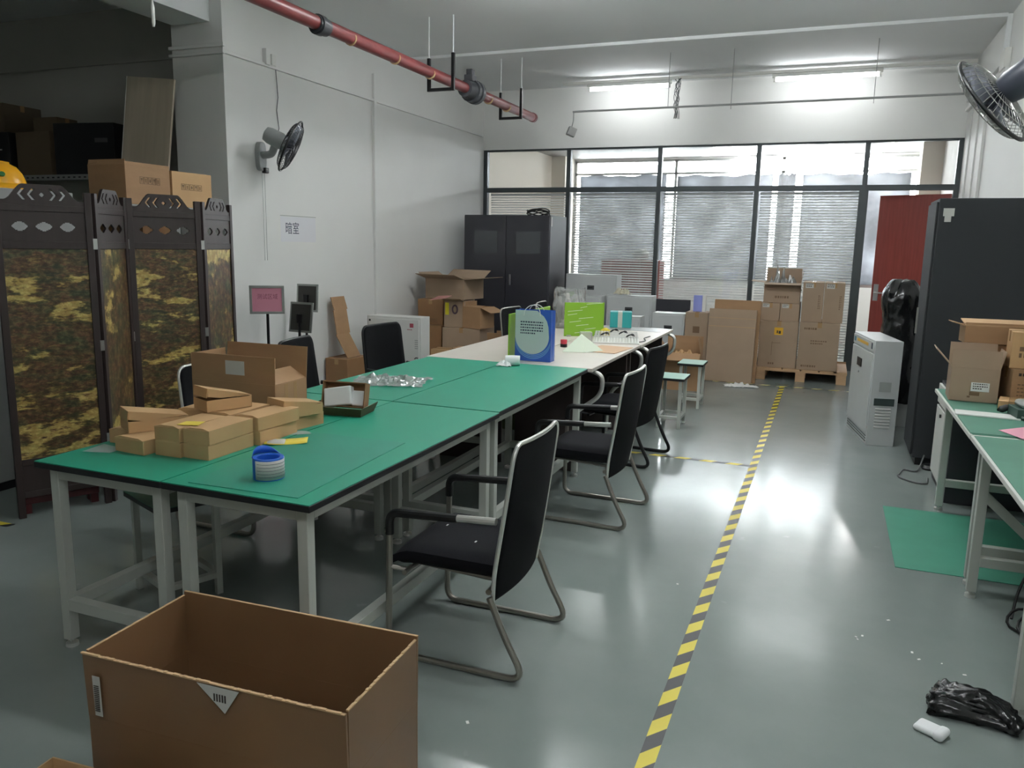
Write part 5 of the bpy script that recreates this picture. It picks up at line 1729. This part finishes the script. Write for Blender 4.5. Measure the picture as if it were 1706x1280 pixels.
# flattened cartons leaning by the pallet
t = thing('flattened_carton', 'tall flattened brown carton leaning at the end of the pallet', 'cardboard', (-1.03, 9.66, 0), -3)
M = Euler((R(-5), 0, 0)).to_matrix().to_4x4()
MB().bx(-0.275, 0.275, 0.0, 0.03, 0.0, 0.87, M).build('panel', CARDG, t, bevel=0.004)
MB().bx(-0.275, 0.27, -0.004, 0.0, 0.66, 0.665, M).bx(-0.275, 0.27, -0.004, 0.0, 0.76, 0.764, M).build('crease', CARDL, t)
o = MB().bx(-0.27, 0.27, 0.04, 0.07, 0.0, 0.98, M).build('flattened_carton', CARD, None, bevel=0.004)
o.location, o.rotation_euler = (-0.99, 9.68, 0), (0, 0, R(-3))
tag(o, 'second flattened carton rising behind the tall leaning one', 'cardboard')
t = carton('cardboard_box', 'upright brown carton beside the low grey cabinet, holding a blue folder', (-1.46, 9.98, 0), 0, 0.27, 0.3, 0.8, None, CARDG)
MB().bx(-0.04, 0.04, -0.1512, -0.1502, 0.55, 0.63).build('print', INKSOFT, t, smooth=0)
t = thing('file_folder', 'blue and white file folder standing on the upright brown carton', 'folder', (-1.45, 9.98, 0.8), -10)
MB().bx(-0.08, 0.03, -0.02, 0.02, 0, 0.2).build('cover', mat('lavender_blue_cover', (146, 156, 222), 0.5), t, bevel=0.003)
MB().bx(0.032, 0.075, -0.02, 0.02, 0, 0.2).build('pages', PAPER, t, bevel=0.002)
t = carton('cardboard_box', 'open brown carton behind the stools, its flap raised', (-1.46, 9.0, 0), 4, 0.4, 0.34, 0.42, {'f': (115, 0.16), 'b': (2, 0.16), 'l': (35, 0.12), 'r': (-12, 0.16)}, CARD)
o = crumple(12, 10, -1.45, 9.0, 0.36, 0.3, 0.24, 0.12, 9.1)
tag(o.build('packing_paper', CARDL, None, solid=0.001), 'crumpled brown packing paper in the open carton behind the stools', 'paper')
o = crumple(18, 8, -0.85, 9.42, 0.0, 0.38, 0.16, 0.06, 1.7, 6)
tag(o.build('floor_paper', PAPER, None, solid=0.001), 'crumpled white paper on the floor before the flattened cartons', 'paper')

# ------------------------------------------------------------------ aisle wall: grey unit, covered equipment, charcoal cabinet
t = thing('control_cabinet', 'light grey narrow control cabinet standing alone in the aisle', 'cabinet', (0.392, 7.0, 0), 0)
ax = Vector((-0.135, 0.76, 0)).normalized()        # along the door face, away from the viewer
bx_ = Vector((0.2, 0.036, 0)).normalized()
def CW(u, v, d):
    return ax * u + bx_ * d + Vector((0, 0, v))
mb = MB().prism([(0, 0), (0.77, 0), (0.77, 0.865), (0, 0.865)], CW, 0, 0.212)
mb.build('body', GREYCAB, t, bevel=0.004)
dr = MB().prism([(0.015, 0.1), (0.755, 0.1), (0.755, 0.755), (0.015, 0.755)], CW, -0.01, 0.0).build('door', GREYCAB, t, bevel=0.003)
MB().prism([(0.36, 0.60), (0.52, 0.60), (0.52, 0.67), (0.36, 0.67)], CW, -0.016, -0.01).build('display_window', BLACKPLAS, dr)
MB().cyl(CW(0.44, 0.55, -0.01), CW(0.44, 0.55, -0.018), 0.01, seg=10).build('lock', KNOBC, dr)
hd = MB().prism([(0.015, 0.77), (0.755, 0.77), (0.755, 0.85), (0.015, 0.85)], CW, -0.008, 0.0).build('header', GREYCAB, t, bevel=0.002)
mb = MB()
rn = random.Random(2)
u = 0.2
while u < 0.6:
    q = rn.uniform(0.012, 0.03)
    mb.prism([(u, 0.8), (u + q, 0.8), (u + q, 0.825), (u, 0.825)], CW, -0.009, -0.008)
    u += q + 0.008
mb.build('lettering', ORANGELAB, hd, smooth=0)
MB().prism([(0.66, 0.79), (0.72, 0.79), (0.72, 0.83), (0.66, 0.83)], CW, -0.0095, -0.008).build('emblem', mat('blue_green_emblem', (60, 130, 150), 0.5), hd, smooth=0)
MB().prism([(0.05, 0.79), (0.09, 0.79), (0.09, 0.84), (0.05, 0.84)], CW, -0.0095, -0.008).build('plate', NAVY, hd, smooth=0)
mb = MB()
for k in range(3):
    mb.prism([(0.03, 0.025 + 0.022 * k), (0.74, 0.025 + 0.022 * k), (0.74, 0.033 + 0.022 * k), (0.03, 0.033 + 0.022 * k)], CW, -0.004, 0.001)
mb.build('vent', mat('dark_vent', (90, 92, 92), 0.5), t)
# end face toward the viewer
def EW(u, v, d):
    return bx_ * u + ax * (-d) + Vector((0, 0, v))
MB().prism([(0.06, 0.45), (0.15, 0.45), (0.15, 0.53), (0.06, 0.53)], EW, 0.0, 0.003).build('sticker', GREYPL, t)
MB().prism([(0.03, 0.335), (0.185, 0.335), (0.185, 0.395), (0.03, 0.395)], EW, 0.0, 0.004).build('socket_panel', mat('dark_green_socket', (58, 70, 68), 0.4), t)
for k in range(7):
    MB().prism([(0.045, 0.15 + 0.025 * k), (0.165, 0.15 + 0.025 * k), (0.165, 0.164 + 0.025 * k), (0.045, 0.164 + 0.025 * k)], EW, 0.0, 0.008).build('louvre', WHITECAB, t, bevel=0.003)

# equipment shrouded in black plastic
t = thing('covered_equipment', 'tall equipment shrouded in black plastic behind the grey control cabinet', 'covered equipment', (0.66, 8.1, 0))
MB().bx(-0.17, 0.17, -0.2, 0.2, 0.0, 0.3).build('base', PALEGREY, t, bevel=0.004)
def shroud(u, v):
    th = 2 * PI * u
    taper = 1.0 if v < 0.8 else math.sqrt(max(0.0, 1 - ((v - 0.8) / 0.2) ** 2)) * 0.98 + 0.02
    cs, sn = math.cos(th), math.sin(th)
    ex = lambda q: math.copysign(abs(q) ** 0.6, q)
    nn = 0.03 * mnoise.noise(Vector((cs * 2.5, sn * 2.5, v * 5))) + 0.012 * mnoise.noise(Vector((cs * 8, sn * 8, v * 14)))
    return ((0.17 * taper + nn) * ex(cs) - 0.06 * max(0, v - 0.55), (0.24 * taper + nn) * ex(sn), 0.22 + 1.1 * min(1, v * 1.02) + nn * 0.6)
MB().grid(48, 50, shroud).build('plastic_cover', BLACKBAG, t, smooth=50)

t = thing('server_cabinet', 'tall charcoal cabinet against the aisle wall behind the open carton', 'cabinet', (1.03, 6.475, 0))
MB().bx(-0.345, 0.355, 0.0, 0.56, 0.06, 1.955).build('body', BLACKRACK, t, bevel=0.005)
MB().bx(-0.32, 0.33, 0.03, 0.53, 0.0, 0.06).build('plinth', BLACKEDGE, t)
sd = MB().bx(-0.36, -0.346, 0.02, 0.54, 0.08, 1.93).build('door', BLACKRACK, t, bevel=0.003)
MB().bx(-0.372, -0.36, 0.44, 0.47, 0.95, 1.15).build('handle', KNOBC, sd)
MB().bx(-0.315, -0.245, -0.0012, -0.0002, 1.83, 1.885).bx(-0.304, -0.262, -0.0022, -0.0012, 1.79, 1.83).build('paper_tag', PAPERG, t, smooth=0)
o = MB().tube(fillet([(0.76, 6.42, 0.1), (0.74, 6.40, 0.02), (0.7, 6.25, 0.008), (0.62, 6.3, 0.008), (0.56, 6.05, 0.008), (0.66, 5.95, 0.008), (0.74, 5.94, 0.008), (0.76, 6.1, 0.008)], 0.06), 0.006, 6)
tag(o.build('cable', GREYCABLE), 'thin grey cable looping on the floor at the foot of the charcoal cabinet', 'cable')
o = MB().lathe([(0.05, 0), (0.06, 0.015), (0.045, 0.035), (0.02, 0.04)], Matrix.Translation((0.80, 6.40, 0.0)), 14)
tag(o.build('power_plug', BLACKPLAS), 'black plug block on the floor under the charcoal cabinet', 'plug')

t = thing('drawer_pedestal', 'low black cabinet with white drawer fronts between bench and charcoal cabinet', 'cabinet', (1.08, 5.87, 0))
MB().bx(-0.285, 0.3, -0.32, 0.33, 0, 0.7).build('body', BLACKCAB, t, bevel=0.003)
for z0_, z1_ in ((0.06, 0.53), (0.55, 0.68)):
    d = MB().bx(-0.302, -0.286, -0.2, 0.32, z0_, z1_).build('drawer', PLASTICW, t, bevel=0.003)
    MB().cyl((-0.303, 0.06, z1_ - 0.04), (-0.314, 0.06, z1_ - 0.04), 0.012, seg=10).build('knob', BLACKPLAS, d)

# on the aisle-wall bench
t = carton('cardboard_box', 'open carton with white address label on the wall bench', (0.81, 5.14, 0.753), -3, 0.24, 0.22, 0.19, {'f': (-2, 0.1), 'b': (8, 0.12), 'l': (42, 0.13), 'r': (12, 0.1)}, CARDG)
sticker(t, -0.015, 0.075, 0.06, 0.11, -0.1102, PAPER, rows=3, seed=3)
MB().bx(-0.02, 0.03, -0.1108, -0.1101, 0.035, 0.055).bx(-0.03, -0.015, -0.1108, -0.1101, 0.022, 0.032).build('print', INKSOFT, t, smooth=0)
t = carton('cardboard_box', 'open carton at the wall end of the bench, next to the labelled one', (1.10, 5.14, 0.753), 4, 0.26, 0.24, 0.2, None, CARD)
dashes(MB(), -0.1, 0.1, 0.16, 0.18, -0.1202, 1, 5, 0.8).build('print', INK, t, smooth=0)
dashes(MB(), -0.1, 0.06, 0.04, 0.12, -0.1202, 4, 6, 0.35).build('print', INKSOFT, t, smooth=0)
t = carton('cardboard_box', 'flat half-open carton resting on a brown carton at the back of the wall bench', (0.93, 5.36, 1.058), 3, 0.34, 0.16, 0.1, {'f': (-12, 0.02), 'b': (-85, 0.14), 'l': (75, 0.07)}, CARD)
MB().slab([(-0.17, -0.08, 0.104), (0.17, -0.08, 0.104), (0.17, 0.08, 0.13), (-0.17, 0.08, 0.13)], 0.006).build('flap', PALLET, t)
carton('cardboard_box', 'brown carton under the flat half-open one at the back of the wall bench', (0.93, 5.365, 0.753), 0, 0.3, 0.15, 0.303, None, CARDD)
t = carton('cardboard_box', 'pale printed carton behind the others on the wall bench', (1.22, 4.88, 0.753), 0, 0.2, 0.2, 0.1, None, CARDL)
dashes(MB(), -0.08, 0.08, 0.03, 0.07, -0.1002, 2, 7, 0.5).build('print', INK, t, smooth=0)
t = carton('cardboard_box', 'low pale box wedged between the cables and the cartons on the bench', (0.98, 4.9, 0.753), -12, 0.14, 0.16, 0.05, None, CARDL)
t = carton('cardboard_box', 'pale carton with dark characters topping the pile at the wall', (1.07, 5.14, 0.955), -4, 0.2, 0.2, 0.2, None, CARDL)
dashes(MB(), -0.06, 0.04, 0.05, 0.12, -0.1002, 2, 15, 0.7).build('print', INKSOFT, t, smooth=0)
t = thing('test_instrument', 'dark grey instrument with a green base on the wall bench', 'instrument', (1.05, 4.66, 0.755), 6)
MB().bx(-0.12, 0.14, -0.07, 0.09, 0.0, 0.05).build('base', mat('dark_green_base', (52, 74, 66), 0.5), t, bevel=0.004)
MB().bx(-0.1, 0.13, -0.05, 0.08, 0.05, 0.085).build('lid', PALEGREY, t, bevel=0.02)
mb = MB()
for k in range(6):
    mb.lathe([(0.006, 0), (0.006, 0.008), (0.003, 0.01)], Matrix.Translation((-0.1 + 0.04 * k, -0.078, 0.012 + 0.01 * (k % 2))) @ Euler((R(90), 0, 0)).to_matrix().to_4x4(), 8)
mb.build('terminal', KNOBC, t)
o = MB().tube(fillet([(0.93, 4.88, 0.83), (0.97, 4.85, 0.84), (1.05, 4.8, 0.87), (1.16, 4.78, 0.85), (1.28, 4.7, 0.76), (1.3, 4.5, 0.762)], 0.05), 0.007, 8)
o = MB().tube(fillet([(0.88, 4.74, 0.768), (0.93, 4.77, 0.772), (1.0, 4.8, 0.8), (1.1, 4.79, 0.86), (1.2, 4.68, 0.83), (1.3, 4.5, 0.764)], 0.05), 0.008, 8)
o.lathe([(0.012, 0), (0.018, 0.01), (0.018, 0.04), (0.01, 0.05)], Matrix.Translation((0.885, 4.73, 0.77)) @ Euler((0, R(70), R(20))).to_matrix().to_4x4(), 12)
tag(o.build('cable', CABLE), 'black cable with a plug arching over the instrument on the wall bench', 'cable')
o = MB().tube(fillet([(0.98, 4.5, 0.762), (1.08, 4.46, 0.762), (1.2, 4.5, 0.762), (1.33, 4.44, 0.762)], 0.05), 0.005, 6)
tag(o.build('cable', CABLE), 'thin black cable on the bench beside the pink sheet', 'cable')

# loose things on the floor
def bag_shape(u, v):
    th, ph = 2 * PI * u, PI * (v - 0.5)
    cx = math.cos(ph) * math.cos(th)
    cy = math.cos(ph) * math.sin(th)
    cz = math.sin(ph)
    p = Vector((cx, cy, cz))
    n_ = 1 + 0.3 * mnoise.noise(p * 1.7 + Vector((3, 1, 0))) + 0.22 * mnoise.noise(p * 4.5) + 0.12 * mnoise.noise(p * 9) + 0.05 * mnoise.noise(p * 19)
    fat = 0.62 + 0.38 * math.cos(2.6 * (cx + 0.45))
    x = cx * 0.17 * (1 + 0.25 * (n_ - 1))
    y = cy * (0.05 + 0.065 * fat) * n_ + 0.035 * math.sin(cx * 2.4)
    z = max(0.002, 0.024 + cz * (0.03 + 0.045 * fat) * n_)
    return (x, y + 0.02 * math.sin(cx * 3), z)


o = MB().grid(56, 34, bag_shape).build('plastic_bag', BLACKBAG, None, smooth=60)
o.location, o.rotation_euler, o.scale = (0.59, 2.925, 0), (0, 0, R(-50)), (0.86, 0.86, 1.0)
tag(o, 'crumpled black plastic bag on the aisle floor', 'bag')
t = thing('foam_pad', 'small folded white foam pad on the floor beside the black bag', 'foam', (0.445, 2.76, 0), -28)
MB().bx(-0.055, 0.025, -0.035, 0.035, 0, 0.02).build('pad', FOAMW, t, bevel=0.01, seg=3)
MB().bx(0.01, 0.045, -0.045, 0.03, 0.0, 0.028).build('fold', FOAMW, t, bevel=0.012, seg=3)
mb = MB()
rn = random.Random(21)
for k in range(4):
    pts = []
    cx, cy = 0.93 + 0.05 * k, 3.75 - 0.05 * k
    r0 = 0.1 + 0.02 * k
    pts = [(cx + r0 * math.cos(a_ * 0.35 + k), cy + r0 * 0.8 * math.sin(a_ * 0.35 + k), 0.009 + 0.006 * k + 0.05 * max(0, math.sin(a_ * 0.3 + k)) ** 2) for a_ in range(18)]
    mb.tube(pts, 0.006, 6)
mb.tube(fillet([(0.86, 3.82, 0.008), (0.9, 3.95, 0.1), (0.98, 4.0, 0.28), (1.15, 4.0, 0.4)], 0.08), 0.006, 6)
tag(mb.build('cable', CABLE), 'tangle of black cables on the floor under the near wall bench', 'cable')
for k, (x, y) in enumerate(((0.23, 3.36), (0.25, 3.4), (0.225, 3.38), (0.43, 3.33), (0.45, 3.28), (0.53, 3.28), (0.6, 3.22), (0.36, 3.6), (0.53, 2.98 + 0.12), (-1.0, 2.2), (-0.55, 3.6))):
    s = rn.uniform(0.004, 0.008)
    o = MB().bx(-s, s, -s * 0.6, s * 0.6, 0.0004, 0.0016).build('paper_fleck', PAPER, None, smooth=0)
    o.location, o.rotation_euler = (x, y, 0), (0, 0, rn.uniform(0, 3))
    tag(o, 'tiny white fleck of paper lying on the grey floor', 'paper fleck', 'white flecks on the floor')
